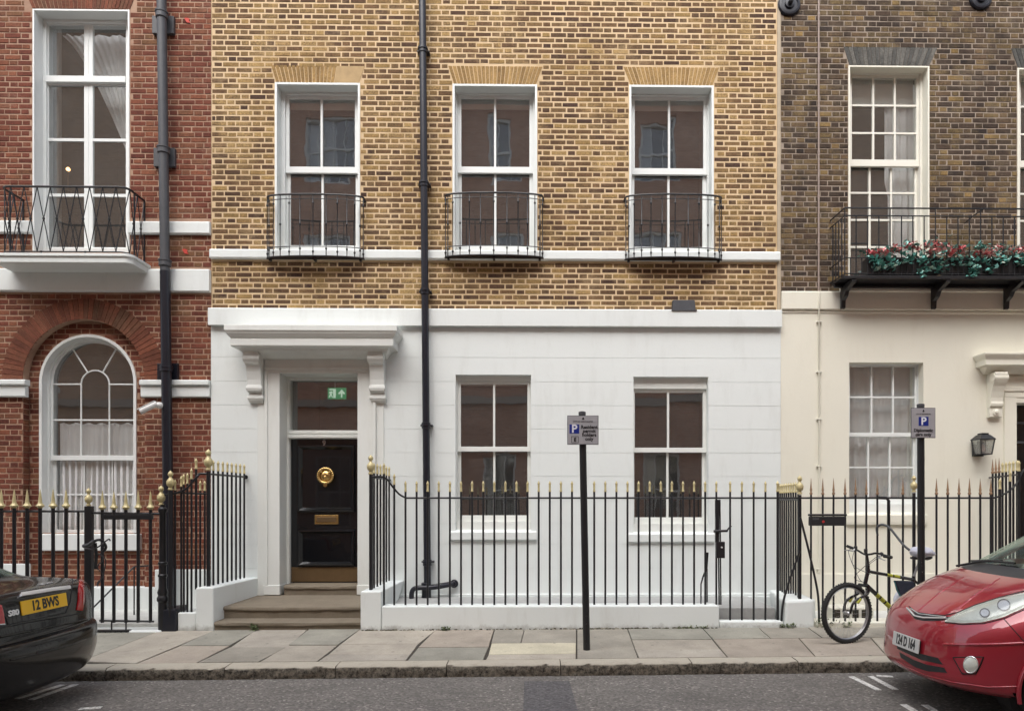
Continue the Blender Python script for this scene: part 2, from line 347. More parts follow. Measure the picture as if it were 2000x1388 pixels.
# ------------------------------------------------------------------ ground
gx0, gx1 = -45, 45
def strip(mb, ys, zf, n=60):
    rows = [[(lerp(gx0, gx1, i / n), y, zf(lerp(gx0, gx1, i / n), y)) for i in range(n + 1)] for y in ys]
    return mb.grid(rows)
road = structure(strip(MB(), [-60, -30, -16, -12, -8, -5, -4, -3.2, YK + .02], lambda x, y: rz(x, max(y, -6.5))).build('road', M['asphalt'], fix=False))
for p in road.data.polygons:
    if p.normal.z < 0: p.flip()
pc = [G(1022, 1330, rz), G(1112, 1330, rz)]; pl = []
q0, q1 = pc[0].x, pc[1].x
MB().prismz([(q0, -5.6), (q1 + .03, -5.6), (q1, pc[1].y), (q0 + .01, pc[0].y)], lambda x, y: rz(x, y) - .01, lambda x, y: rz(x, y) + .004).build('road_patch', M['patch'], road)
def marking(pts, wd):
    a, b = [G(*p, rz) for p in pts]; d = (b - a); n = Vector((-d.y, d.x, 0)).normalized() * wd / 2
    MB().prismz([(a - n)[:2], (b - n)[:2], (b + n)[:2], (a + n)[:2]], lambda x, y: rz(x, y) - .006, lambda x, y: rz(x, y) + .0045).build('road_marking', M['roadpaint'], road)
for q in [((1663, 1321), (1716, 1347)), ((1700, 1320), (1749, 1346)), ((1712, 1319), (1744, 1321)), ((1764, 1375), (1786, 1388)), ((1806, 1376), (1830, 1390)),
          ((33, 1364), (122, 1337)), ((60, 1366), (148, 1336)), ((155, 1384), (198, 1381))]: marking(q, .055)
# drain gap dirt along the kerb
pav = structure(strip(MB(), [YB + .3, YB, -2.0, YK + .06], lambda x, y: gz(x, y) - .014).build('pavement', M['soil'], fix=False))
for p in pav.data.polygons:
    if p.normal.z < 0: p.flip()
TONES = {'g': (.30, .287, .24), 'd': (.285, .262, .218), 't': (.375, .338, .28), 'b': (.335, .29, .238), 'y': (.50, .46, .345), 'p': (.385, .35, .295)}
FL = [  # flagstones: corner pixels (top-left, top-right, bottom-right, bottom-left) and tone
 ((60, 1238), (284, 1240), (158, 1289), (-120, 1291), 'g'), ((284, 1240), (392, 1240), (274, 1289), (158, 1289), 't'),
 ((392, 1240), (483, 1239), (449, 1258), (352, 1258), 'g'), ((352, 1258), (449, 1258), (391, 1288), (276, 1289), 'b'),
 ((484, 1238), (588, 1238), (560, 1262), (449, 1262), 'p'), ((449, 1262), (560, 1262), (512, 1287), (394, 1288), 'd'),
 ((588, 1238), (689, 1237), (660, 1257), (562, 1257), 'g'), ((562, 1258), (660, 1258), (624, 1286), (513, 1287), 't'),
 ((689, 1237), (842, 1236), (818, 1255), (664, 1256), 't'), ((664, 1256), (818, 1255), (803, 1275), (640, 1276), 't'), ((640, 1276), (803, 1275), (795, 1286), (625, 1286), 'p'),
 ((842, 1236), (963, 1235), (955, 1261), (816, 1262), 'b'), ((816, 1262), (955, 1261), (945, 1285), (796, 1286), 'g'),
 ((964, 1235), (1022, 1235), (1017, 1254), (959, 1254), 'd'), ((1022, 1235), (1126, 1234), (1126, 1254), (1017, 1254), 'd'), ((959, 1254), (1126, 1253), (1126, 1274), (953, 1276), 'y'), ((953, 1276), (1126, 1274), (1126, 1284), (948, 1285), 't'),
 ((1127, 1234), (1228, 1233), (1246, 1282), (1127, 1284), 'd'),
 ((1228, 1233), (1378, 1231), (1392, 1246), (1233, 1247), 'g'), ((1233, 1247), (1392, 1246), (1408, 1266), (1240, 1267), 't'), ((1240, 1267), (1408, 1266), (1420, 1280), (1246, 1281), 'p'),
 ((1378, 1231), (1489, 1230), (1505, 1244), (1392, 1246), 'g'), ((1392, 1246), (1560, 1244), (1590, 1277), (1420, 1280), 'b'),
 ((1489, 1230), (1586, 1229), (1606, 1243), (1505, 1244), 'd'), ((1560, 1244), (1700, 1243), (1730, 1276), (1590, 1277), 'b'),
 ((1586, 1229), (1740, 1227), (1762, 1242), (1606, 1243), 'd'), ((1700, 1243), (1850, 1241), (1890, 1274), (1730, 1276), 't'), ((1740, 1227), (1900, 1225), (1925, 1240), (1762, 1242), 'g')]
random.seed(3)
def flag(poly, tone):
    cx = sum(p[0] for p in poly) / len(poly); cy = sum(p[1] for p in poly) / len(poly); g = .009; dz = random.uniform(-.003, .004)
    q = []
    for x, y in poly:
        d = math.hypot(x - cx, y - cy); q.append((x + (cx - x) / d * g, y + (cy - y) / d * g))
    o = MB().prismz(q, lambda x, y: gz(x, y) - .03, lambda x, y: gz(x, y) + dz).build('flagstone', M['flag'], pav, bevel=.004)
    c = TONES[tone]; v = random.uniform(.9, 1.1); o.color = (c[0] * v, c[1] * v, c[2] * v, 1)
yk2 = YK + .20
for f in FL:
    g4 = [G(px, py + 1.5) for px, py in f[:4]]; ps = [(q.x, q.y) for q in g4]
    def slide(i, j, y): (xa, ya), (xb, yb) = (g4[i].x, g4[i].y), (g4[j].x, g4[j].y); return (xa + (xb - xa) * (y - ya) / (yb - ya), y)
    for i, j in ((0, 3), (1, 2)):
        if f[i][1] <= 1240 and f[i][1] not in (1240,) or f[i][1] == 1240 and f[i][0] < 400: ps[i] = slide(i, j, YB + .12)
        if g4[j].y < yk2 + .09: ps[j] = slide(i, j, yk2)
    flag(ps[::-1], f[4])
x = X(-120, YK) - .02
for side, xs in ((-1, X(-118, yk2)), (1, X(1890, yk2))):
    x = xs
    for i in range(14):
        wd = random.uniform(.75, 1.1); a, b = (x - wd, x) if side < 0 else (x, x + wd); x = a if side < 0 else b
        m = random.uniform(-2.1, -1.9)
        flag([(a, m), (b, m), (b, YB + .12), (a, YB + .12)], random.choice('gtbd')); flag([(a, yk2), (b, yk2), (b, m), (a, m)], random.choice('gtbp'))
kerb = structure(MB().box(gx0, gx1, YK + .04, yk2 - .01, -.9, -.25).build('kerb', M['soil']))
kx = [X(p, YK) for p in (-1400, -1150, -900, -640, -400, -160, 78, 205, 438, 655, 872, 1095, 1352, 1560, 1795, 2015, 2240, 2480, 2700, 2950)]
for a, b in zip(kx, kx[1:]):
    n = max(4, int((b - a) / .045)); rows = []
    a2, b2 = a + .004, b - .004
    for j, (dy, dz_) in enumerate([(0, -KERB - .05), (0, -KERB), (0, -.085), (0, -.05), (.004, -.018), (.022, 0), (.10, .001), (.19, 0)]):
        row = []
        for i in range(n + 1):
            xx = lerp(a2, b2, i / n); jy = random.uniform(-.012, .010) if j in (1, 2, 3) else random.uniform(-.006, .006) if j in (4, 5) else 0
            jz = random.uniform(-.004, .003) if 3 <= j <= 6 else 0
            row.append((xx, YK + dy + jy, gz(xx, YK + dy) + dz_ + jz))
        rows.append(row)
    m_ = MB().grid(rows); e = [(r[0][0], r[0][1], r[0][2]) for r in rows]
    m_.add([r[0] for r in rows] + [(a2, yk2 - .012, gz(a, yk2) - .2)], [tuple(range(len(rows) + 1))]); m_.add([r[-1] for r in rows] + [(b2, yk2 - .012, gz(b, yk2) - .2)], [tuple(range(len(rows), -1, -1))])
    m_.build('kerb_stone', M['kerb'], kerb, smooth=50)
# ------------------------------------------------------------------ bricks
UNIT = None
def unit_brick(mat):
    h = .5; i = .45
    mb = MB(); v = [(-h, 0, -h), (h, 0, -h), (h, 0, h), (-h, 0, h), (-h, -.7, -h), (h, -.7, -h), (h, -.7, h), (-h, -.7, h)]
    mb.v = v + [(-.5 + .018, -1, -.5 + .055), (.5 - .018, -1, -.5 + .055), (.5 - .018, -1, .5 - .055), (-.5 + .018, -1, .5 - .055)]
    mb.f = [(0, 1, 5, 4), (1, 2, 6, 5), (2, 3, 7, 6), (3, 0, 4, 7), (4, 5, 9, 8), (5, 6, 10, 9), (6, 7, 11, 10), (7, 4, 8, 11), (8, 9, 10, 11)]
    return mb
def lay(x0, x1, z0, z1, holes, pitch=.0752, joint=.0225, joint_v=.017, edge_j=0.0):
    out = []; n = int((z1 - z0) / pitch); L, H = .215, .1025
    for c in range(n):
        za = z0 + c * pitch; zb = za + pitch - joint; zm = (za + zb) / 2
        cuts = sorted(h for h in (holes(zm) if callable(holes) else [(a, b) for a, b, p, q in holes if p - .01 < zb and q + .01 > za]))
        x = x0; spans = []
        for a, b in cuts:
            if a > x: spans.append((x, min(a, x1)))
            x = max(x, b)
        if x < x1: spans.append((x, x1))
        off = (c % 2) * (L + H + 2 * joint_v) / 2 * 1.0 + ((c * 37) % 7) * .004
        ph = L + H + 2 * joint_v
        for a, b in spans:
            xx = math.floor((a - x0) / ph) * ph + x0 - off; k = 0
            while xx < b:
                for wd in (L, H):
                    p, q = max(a, xx), min(b, xx + wd)
                    if q - p > .03: out.append((p + random.uniform(-.002, .005), q - random.uniform(-.002, .005), za + random.uniform(-.003, .003), zb + random.uniform(-.0035, .003)))
                    xx += wd + joint_v
    return out
def place_bricks(rects, wall, mkey, yf, relief=.007, keep=300, recess=None):
    vis = [r for r in rects]
    foc = Vector((X(1000), 1.6))
    def size(r): return (round((r[1] - r[0]) * 100), -abs((r[0] + r[1]) / 2 - CAM.x) - .7 * abs((r[2] + r[3]) / 2 - 3.2))
    order = sorted(vis, key=size, reverse=True)
    big, rest = order[:keep], order[keep:]
    ub = unit_brick(None); me = ub.mesh('brick', M[mkey + '0'], fix=True)
    for r in big:
        y = yf + random.uniform(-.002, .0015)
        put('brick', me, wall, ((r[0] + r[1]) / 2 - ORG[wall.name].x, y + relief - ORG[wall.name].y, (r[2] + r[3]) / 2 - ORG[wall.name].z), scale=(r[1] - r[0], relief, r[3] - r[2]))
    mb = MB()
    for r in rest:
        cx, cz, sx_, sz = (r[0] + r[1]) / 2, (r[2] + r[3]) / 2, r[1] - r[0], r[3] - r[2]; y = yf + random.uniform(-.002, .0015)
        b = len(mb.v)
        mb.v += [(cx + p[0] * sx_, y + relief + p[1] * relief, cz + p[2] * sz) for p in ub.v]; mb.f += [tuple(b + i for i in f) for f in ub.f]
    stuff(mb.build('brickwork', M[mkey + '1'], wall))
def voussoirs(parent, xb0, xb1, xt0, xt1, zb, zt, n, mkey, yf=-.003, th=.014, gap=.0045):
    for i in range(n):
        b0, b1 = lerp(xb0, xb1, i / n), lerp(xb0, xb1, (i + 1) / n); t0, t1 = lerp(xt0, xt1, i / n), lerp(xt0, xt1, (i + 1) / n)
        MB().prism([(b0 + gap, zb), (b1 - gap, zb), (t1 - gap, zt), (t0 + gap, zt)], yf + random.uniform(-.0015, .0015), yf + th).build('voussoir', M[mkey + '0'], parent)
# ------------------------------------------------------------------ sash windows
def pane_obj(parent, x0, x1, z0, z1, y):
    a, b = random.uniform(-.0028, .0028), random.uniform(-.0022, .0022); q = [(x0, y - a - b, z0), (x1, y + a - b, z0), (x1, y + a + b, z1), (x0, y - a + b, z1)]
    return MB().hexa([(x, yy, z) for x, yy, z in q] + [(x, yy + .004, z) for x, yy, z in q]).build('pane', M['glass'], parent)
def window(house, o, depth, g, cols, up, lo, zm, bar=.022, stile=.05, face=.03, wm='trim', lining='white', lin_t=.02, proud=.006, sill_in=True, lo_shift=0.0, back=.12, vback=None):
    """o, g: x0,x1,z0,z1 of the opening in the wall face and of the glass; zm: bottom, top of the meeting rail; cols: column joints as fractions"""
    ox0, ox1, oz0, oz1 = o; gx0_, gx1_, gz0_, gz1_ = g; d = depth
    fr = MB(); W = .06
    sx0, sx1, sz0, sz1 = gx0_ - stile, gx1_ + stile, gz0_ - .085, gz1_ + .045
    fr.box(ox0 - W, max(sx0, ox0 + .004), d - .035, d + back, oz0 - .02, oz1 + W); fr.box(min(sx1, ox1 - .004), ox1 + W, d - .035, d + back, oz0 - .02, oz1 + W)
    fr.box(max(sx0, ox0 + .004), min(sx1, ox1 - .004), d - .034, d + back, min(sz1, oz1 - .004), oz1 + W)
    fr.box(max(sx0, ox0 + .004), min(sx1, ox1 - .004), d - .05, d + back, oz0 - .02, max(sz0, oz0 + .004))
    win = fr.build('window', M[wm], house, bevel=.003)
    rv = MB(); t = lin_t
    rv.box(ox0 - face, ox0 + .001, -proud, d - .036, oz0, oz1 + face); rv.box(ox1 - .001, ox1 + face, -proud, d - .036, oz0, oz1 + face)
    rv.box(ox0 + .001, ox1 - .001, -proud + .0005, d - .036, oz1 - .001, oz1 + face)
    rv.build('reveal', M[lining], win, bevel=.003)
    zmb, zmt = zm
    for (a, b, y0, rows) in ((zmt, sz1, d, up), (sz0, zmb, d + .045, lo)):
        top = y0 == d
        s = MB(); x0, x1 = max(sx0, ox0 + .005), min(sx1, ox1 - .005); shift = 0 if top else lo_shift
        ga, gb = (zmt, gz1_) if top else (gz0_, zmb)
        s.box(x0, gx0_, y0, y0 + .04, a, b); s.box(gx1_, x1, y0, y0 + .04, a, b)
        if top: s.box(gx0_, gx1_, y0, y0 + .04, gb, b); s.box(x0, x1, y0 - .004, y0 + .042, zmb - .002, zmt)
        else: s.box(gx0_, gx1_, y0, y0 + .04, a, ga)
        s.build('sash', M[wm], win, bevel=.004)
        cx = [gx0_] + [lerp(gx0_, gx1_, c) + shift for c in cols] + [gx1_]
        rzs = [ga] + [lerp(ga, gb, r_) for r_ in rows] + [gb]
        for c in cx[1:-1]: MB().box(c - bar / 2, c + bar / 2, y0 + .002, y0 + .036, ga, gb).build('glazing_bar', M[wm], win)
        for r_ in rzs[1:-1]: MB().box(gx0_, gx1_, y0 + .004, y0 + .034, r_ - bar / 2, r_ + bar / 2).build('glazing_bar', M[wm], win)
        for i in range(len(cx) - 1):
            for j in range(len(rzs) - 1):
                hb = bar / 2 - .002
                pane_obj(win, cx[i] + (hb if i else 0), cx[i + 1] - (hb if i < len(cx) - 2 else 0), rzs[j] + (hb if j else 0), rzs[j + 1] - (hb if j < len(rzs) - 2 else 0), y0 + .018 + random.uniform(-.001, .001))
    return win
def blind(win, g, z0, z1, y):
    MB().box(g[0] - .03, g[1] + .03, y, y + .006, z0, z1).build('blind', M['blind'], win)
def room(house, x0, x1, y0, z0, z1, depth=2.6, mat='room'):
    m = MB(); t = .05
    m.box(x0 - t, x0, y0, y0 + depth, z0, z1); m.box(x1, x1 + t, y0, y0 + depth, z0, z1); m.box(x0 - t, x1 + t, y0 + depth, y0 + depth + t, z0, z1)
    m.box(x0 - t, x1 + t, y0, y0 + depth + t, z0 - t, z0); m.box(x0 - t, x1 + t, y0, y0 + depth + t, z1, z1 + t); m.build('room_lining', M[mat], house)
# ================================================================== MIDDLE HOUSE
HX0, HX1 = X(413), X(1524); ZTOP = Zc(1000, -70)
ZC1, ZC0 = Zc(960, 606), Zc(960, 640)            # cornice top, bottom
house = thing('brick_house', 'yellow brick townhouse with white painted ground floor and black front door', 'house', (X(968), 0, 0))
UPW = [((541, 699, 166, 497), (565, 693, 194, 477), 628, (326, 338)), ((888, 1045, 169, 499), (901, 1034, 193, 478), 967, (326, 338)), ((1233, 1390, 171, 501), (1240, 1374, 196, 480), 1307, (329, 341))]
GDP = .20
uph = []
for o, g, mp, mr in UPW: uph.append(RC(*o))
ZS1, ZS0 = Zc(968, 491), Zc(968, 509)
hol = [(a - .05, b + .05, c - .02, d + .05) for a, b, c, d in uph]
ZH1 = [Zc(620, 129), Zc(967, 130), Zc(1312, 132)]
arch = [((539, 701), (529, 712)), ((886, 1047), (875, 1060)), ((1231, 1392), (1217, 1405))]
def mid_holes(z):
    out = []
    for (a, b, c, d), zt, (bx, tx) in zip(uph, ZH1, arch):
        if c - .02 < z < d + .03: out.append((a - .038, b + .038))
        elif d + .03 <= z < zt + .01:
            t = (z - d) / (zt - d); out.append((lerp(X(bx[0]), X(tx[0]), t) - .008, lerp(X(bx[1]), X(tx[1]), t) + .008))
    if ZS0 - .02 < z < ZS1 + .02: out.append((HX0 - 1, HX1 + 1))
    return out
wall = wall_cells(MB(), HX0, HX1 - .001, ZC1 - .05, ZTOP, [(a - .02, b + .02, c, d + .02) for a, b, c, d in uph], .003, .32).build('wall', M['ymort'], house)
place_bricks(lay(HX0 + .01, HX1 - .06, ZC1 + .008, ZTOP, mid_holes), wall, 'yb', 0.0)
ar = MB(); ar.box(HX1 - .045, HX1, -.012, .003, ZC1, ZTOP); ar.build('party_strip', M['strip'], house)
for (a, b, c, d), zt, (bx, tx) in zip(uph, ZH1, arch):
    if bx[0] == 539:             # a third of this arch is rendered over
        f_ = .70; voussoirs(wall, X(bx[0]), lerp(X(bx[0]), X(bx[1]), f_), X(tx[0]), lerp(X(tx[0]), X(tx[1]), f_), d + .034, zt, 16, 'arch', gap=.006)
        MB().prism([(lerp(X(bx[0]), X(bx[1]), f_) + .003, d + .034), (X(bx[1]), d + .034), (X(tx[1]), zt), (lerp(X(tx[0]), X(tx[1]), f_) + .003, zt)], -.002, .012).build('repair_patch', M['archpatch'], wall)
    else: voussoirs(wall, X(bx[0]), X(bx[1]), X(tx[0]), X(tx[1]), d + .034, zt, 23, 'arch', gap=.006)
for (o, g, mp, mr), oo in zip(UPW, uph):
    gg_ = RC(*g, GDP); xc = (X(mp, GDP) - gg_[0]) / (gg_[1] - gg_[0])
    wn = window(house, oo, GDP, gg_, [xc], [], [], (Zc(mp, mr[1], GDP), Zc(mp, mr[0], GDP)), bar=.03, stile=.05, face=.03)
    blind(wn, gg_, gg_[3] - .10, gg_[3] + .05, GDP + .10)
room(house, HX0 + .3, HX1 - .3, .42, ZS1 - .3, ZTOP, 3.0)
# string course
mb = MB(); mb.prismx([(.02, ZS0), (-.055, ZS0), (-.062, ZS0 + .015), (-.062, ZS1 - .02), (-.05, ZS1 - .003), (.02, ZS1 + .004)], HX0 - .004, HX1 - .02); mb.build('string_course', M['white'], house, bevel=.005)
# cornice over the ground storey
mb = MB(); mb.prismx([(.05, ZC0 + .02), (-.045, ZC0 + .02), (-.05, ZC0), (-.085, ZC0 + .004), (-.085, ZC1 - .012), (-.078, ZC1), (.05, ZC1 + .012)], HX0 - .012, HX1 - .004); mb.build('cornice', M['white'], house, bevel=.005)
# painted ground storey: lined out in courses
DO = RC(546, 724, 726, 1166); GW = [((890, 1037, 732, 1040), (900, 1030, 750, 1006), 965, (872, 881), 738), ((1237, 1383, 736, 1044), (1240, 1373, 766, 1010), 1305, (874, 883), 744)]
gh = [RC(*q[0]) for q in GW]; YS = -.018
holes = [(DO[0], DO[1], DO[2] - 2, DO[3])] + [tuple(h) for h in gh]
storey = wall_cells(MB(), HX0, HX1, -.9, ZC0 + .03, holes, YS + .004, .34).build('ground_storey', M['white'], house)
zs = [ZC0 - .003] + [Zc(1100, q) for q in (699, 746, 792, 838, 884, 930, 976, 1022, 1062, 1108, 1160)]
ct = 0
for za, zb in zip(zs[1:], zs[:-1]):
    cuts = [(h[0] - .0, h[1] + .0, h[2], h[3]) for h in holes]
    xs = sorted({HX0 + .002, HX1 - .003, *[v for h in cuts for v in h[:2]]}); cur = MB()
    for a, b in zip(xs, xs[1:]):
        n0 = len(cur.f); wall_cells(cur, a, b, za + .0025, zb - .0025, cuts, YS, YS + .0042)
        if len(cur.f) == n0 and cur.f: cur.build('stucco_course', M['white'], storey); cur = MB()
    if cur.f: cur.build('stucco_course', M['white'], storey)
# plinth
mb = MB(); mb.box(X(748), HX1 - .01, YS - .045, YS + .003, -.5, Zc(1100, 1163)); mb.box(X(748), HX1 - .011, YS - .02, YS + .003, Zc(1100, 1163), Zc(1100, 1158)); mb.build('plinth', M['white'], house, bevel=.012)
for (o, g, mp, mr, bl), oo in zip(GW, gh):
    gg_ = RC(*g, .09); xc = (X(mp, .09) - gg_[0]) / (gg_[1] - gg_[0])
    wn = window(house, oo, .09, gg_, [xc], [], [], (Zc(mp, mr[1], .09), Zc(mp, mr[0], .09)), bar=.03, stile=.045, face=.0, proud=.012, wm='hood')
    blind(wn, gg_, gg_[3] - (.012 if mp < 1000 else .0), gg_[3] + .16, .165); blind(wn, gg_, gg_[3] + .0, gg_[3] + .2, .172)
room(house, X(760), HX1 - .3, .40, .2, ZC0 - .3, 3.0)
for a in ((880, 1048, 1034, 1054), (1224, 1394, 1038, 1058)):
    r_ = RC(*a); mb = MB(); mb.prismx([(.08, r_[2] + .01), (-.05, r_[2]), (-.06, r_[2] + .012), (-.06, r_[3] - .03), (.08, r_[3] + .012)], r_[0], r_[1]); mb.build('window_sill', M['white'], house, bevel=.006)
# white chair-rail of the panelled door surround
def zz(py, y=0, px=620): return Zc(px, py, y)
sur = MB(); a0, a1, b0, b1 = X(516, -.05), X(546, -.05), X(698, -.05), X(735, -.05)
zt, zf, zb = zz(727, -.05), zz(690, -.05), zz(1158, -.05)
sur.box(a0, a1, -.05, .28, zb + .115, zt); sur.box(b0, b1, -.05, .28, zb + .115, zt); sur.box(a0, b1, -.05, .05, zt, zf); sur.box(a1, b0, -.046, .30, zt - .012, zt + .05)
sur.box(a0 - .10, a0, -.035, .02, zb - .4, zf + .02); sur.box(b1, b1 + .10, -.035, .02, zb - .4, zf + .02)
dsur = sur.build('door_surround', M['hood'], house, bevel=.006)
mb = MB()
for p0, p1 in ((a0 - .012, a1 + .006), (b0 - .006, b1 + .012)): MB().box(p0, p1, -.066, .27, zb - .02, zb + .115).build('plinth_block', M['hood'], dsur, bevel=.008)
mb = MB()
for (p0, p1) in ((a0 + .006, a0 + .05), (b1 - .05, b1 - .006)): mb.box(p0, p1, -.068, -.049, zb + .116, zt + .03)
mb.box(a0 + .006, b1 - .006, -.068, -.049, zt + .035, zt + .075); mb.box(a0 - .05, b1 + .05, -.085, -.045, zf + .001, zf + .045); mb.build('moulding', M['hood'], dsur, bevel=.006)
# door frame, transom light, leaf
DY = .30
L0, L1 = X(568, DY), X(697 + 13, DY); zd0, zd1 = Zc(632, 1136, DY), Zc(632, 857, DY); T0, T1 = Zc(632, 841, DY), Zc(632, 743, DY)
fr = MB(); fr.box(a1 - .03, L0, DY - .06, DY + .08, zd0 - .15, zt); fr.box(L1, b0 + .08, DY - .06, DY + .08, zd0 - .15, zt); fr.box(L0, L1, DY - .06, DY + .08, T1, zt); fr.box(L0, L1, DY - .075, DY + .08, zd1, T0)
dfr = fr.build('door_frame', M['hood'], house, bevel=.006)
mb = MB(); mb.box(L0 - .01, L1, DY - .10, DY - .055, zd1 + .004, zd1 + .05); mb.box(L0, L1, DY - .088, DY - .055, zd1 + .06, zd1 + .10); mb.build('transom_rail', M['hood'], dfr, bevel=.01)
MB().box(L0, L1, DY + .02, DY + .025, T0, T1).build('pane', M['glass'], dfr)
door = MB().box(L0, L1, DY + .012, DY + .06, zd0, zd1).build('door', M['door'], house)
def dr(px0, px1, py0, py1): return X(px0, DY), X(px1, DY), Zc(632, py1, DY), Zc(632, py0, DY)
def panel(px0, px1, py0, py1, name='door_panel'):
    x0, x1, z0, z1 = dr(px0, px1, py0, py1); m_ = MB(); pr = [(0, -.004), (.012, -.042), (.03, -.046), (.055, -.02), (.07, -.002)]
    rg = []
    for i, y in pr: rg.append([(x0 + i, DY + .012 + y, z0 + i), (x1 - i, DY + .012 + y, z0 + i), (x1 - i, DY + .012 + y, z1 - i), (x0 + i, DY + .012 + y, z1 - i)])
    vs = [p for q in rg for p in q]; fs = [(i * 4 + k, i * 4 + (k + 1) % 4, i * 4 + 4 + (k + 1) % 4, i * 4 + 4 + k) for i in range(len(pr) - 1) for k in range(4)]
    fs.append(tuple((len(pr) - 1) * 4 + k for k in range(4))); m_.add(vs, fs); m_.build(name, M['door'], door, fix=False)
panel(581, 694, 868, 1000); panel(581, 694, 1033, 1106)
x0, x1, z0, z1 = dr(569, 709, 1107, 1135); MB().box(x0, x1, DY - .003, DY + .0115, z0, z1).build('kick_plate', M['dullbrass'], door, bevel=.002)
x0, x1, z0, z1 = dr(615, 661, 1005, 1023); lp = MB().box(x0, x1, DY - .006, DY + .0115, z0, z1).build('letter_plate', M['brass'], door, bevel=.003)
mb = MB(); mb.box(x0 + .03, x1 - .03, DY - .0125, DY - .0062, z0 + .03, z1 - .03); mb.build('letter_flap', M['dullbrass'], lp, bevel=.003) if False else mb.build('letter_flap', M['dullbrass'], door, bevel=.003)
lettering('house_number', '9', .105, M['steel'], door, Matrix.Translation((X(633, DY), DY - .002, Zc(633, 865, DY))) @ FRONT, depth=.005, bold=.002)
# lion mask knocker
kc = P(637, 929, DY); mb = MB(); rr = .103
mb.tube([(kc.x + rr * math.cos(t), DY - .032, kc.z + rr * math.sin(t)) for t in [2 * math.pi * i / 28 for i in range(28)]], .021, 8, closed=True)
for i in range(22):
    t = 2 * math.pi * i / 22; mb.lathe([(.002, -.016), (.017, -.008), (.017, .008), (.002, .016)], (kc.x + (rr + .004) * math.cos(t), DY - .040, kc.z + (rr + .004) * math.sin(t)), 6, 'y')
mb.lathe([(.03, -.02), (.024, .012), (.004, .022)], (kc.x, DY - .03, kc.z - rr - .028), 8, 'y')
mb.build('knocker_ring', M['brass'], door, smooth=50)
mb = MB(); mb.lathe([(.092, .02), (.09, .0), (.078, -.016), (.055, -.03), (.025, -.04), (.003, -.042)], (kc.x, DY - .014, kc.z), 18, 'y')
mb.lathe([(.024, .02), (.024, -.012), (.016, -.024), (.003, -.028)], (kc.x, DY - .045, kc.z - .018), 10, 'y')
for sx_ in (-1, 1):
    mb.lathe([(.014, .01), (.012, -.006), (.002, -.012)], (kc.x + sx_ * .03, DY - .05, kc.z + .022), 8, 'y'); mb.lathe([(.018, .02), (.016, -.01), (.003, -.02)], (kc.x + sx_ * .058, DY - .035, kc.z + .055), 8, 'y')
mb.build('lion_mask', M['brass'], door, smooth=50)
# canopy on two scrolled consoles
def rect_ring(x0, x1, yf, z, yb=.02): return [(x0, yb, z), (x0, yf, z), (x1, yf, z), (x1, yb, z)]
YH = -.43; HK = .69; z_ = lambda py, y: Zc(610, py, y)
cx0, cx1 = X(437, YH), X(775, YH)
prof = [(z_(636, YH) + .012, 0.0, 0.0), (z_(645, YH), 0, 0), (z_(645, YH) - .003, .012, .012), (z_(650, YH), .03, .03), (z_(656, YH), .07, .07), (z_(659, YH), .10, .10), (z_(660, YH), .085, .085), (z_(672, YH), .085, .085), (z_(674, YH), .095, .095), (z_(675, YH) + .002, .20, .20), (z_(680, YH), .23, .24), (z_(684, YH), .27, .34), (z_(690, YH), .30, .46)]
rg = [rect_ring(cx0 + i * HK, cx1 - i * HK, YH + dy * HK, z) for z, i, dy in prof][::-1]
canopy = MB().rings(rg).build('door_canopy', M['hood'], house, bevel=.004)
for px in (494, 735):
    xm = X(px, -.18); hw = .098; z1_, z0_ = Zc(px, 686, -.25), Zc(px, 786, -.09); h = z1_ - z0_
    pts = [(0, 1), (-.36, 1), (-.372, .97), (-.365, .84), (-.33, .77), (-.28, .74), (-.235, .62), (-.205, .46), (-.20, .36), (-.215, .30), (-.205, .235), (-.165, .205), (-.125, .20), (-.14, .155), (-.145, .10), (-.125, .045), (-.085, .01), (-.05, .0), (0, 0)]
    def con(hw_, s, nm, par): return MB().prismx([(y * .70, z0_ + z * h) for y, z in pts], xm - hw_, xm + hw_).build(nm, M['hood'], par, bevel=.006)
    con(hw, 1, 'console', canopy)
    for q, rr_ in ((.88, .062), (.285, .036), (.10, .032)):
        yy = -.205 if q > .8 else -.115 if q > .2 else -.07
        m_ = MB(); m_.lathe([(rr_, -hw - .012), (rr_, hw + .012)], (xm, yy, z0_ + q * h), 16, 'x'); m_.build('scroll', M['hood'], canopy, bevel=.004, smooth=40)
room(house, X(480), X(748), .40, -.2, ZC0 - .25, 3.0)
# ================================================================== LEFT HOUSE (red brick)
LX0, LX1 = X(-60), X(413) - .003; LXX = X(-420)
lh = thing('brick_house', 'red brick house with arched ground floor window and white balcony', 'house', (X(165), 0, 0))
LW = RC(67, 250, 22, 492); cxA, rA = X(163.5), X(163.5 + 119) - X(163.5); zA = Zc(163, 741)
ZB0, ZB1 = Zc(200, 571), Zc(200, 527)          # white band
ZI0, ZI1 = Zc(200, 776), Zc(200, 743)          # impost
ZL0, ZL1 = Zc(200, 458), Zc(200, 434)          # thin band
ro = rA + (X(163 + 40) - X(163))               # outside of the arch ring
def left_holes(z):
    out = []
    if LW[2] - .02 < z < LW[3] + .02: out.append((LW[0] - .035, LW[1] + .035))
    elif LW[3] + .02 <= z < LW[3] + .28: out.append((LW[0] - .14, LW[1] + .12))
    if ZB0 - .02 < z < ZB1 + .02 or ZL0 - .02 < z < ZL1 + .02: out.append((-99, 99))
    if ZI0 - .02 < z < ZI1 + .02: out.append((-99, cxA - rA)); out.append((cxA + rA, 99))
    if z < zA: out.append((cxA - rA, cxA + rA))
    elif z < zA + ro - .02: q = math.sqrt((ro - .012) ** 2 - (z - zA) ** 2); out.append((cxA - q, cxA + q))
    return sorted(out)
zbase = Zc(200, 1146)
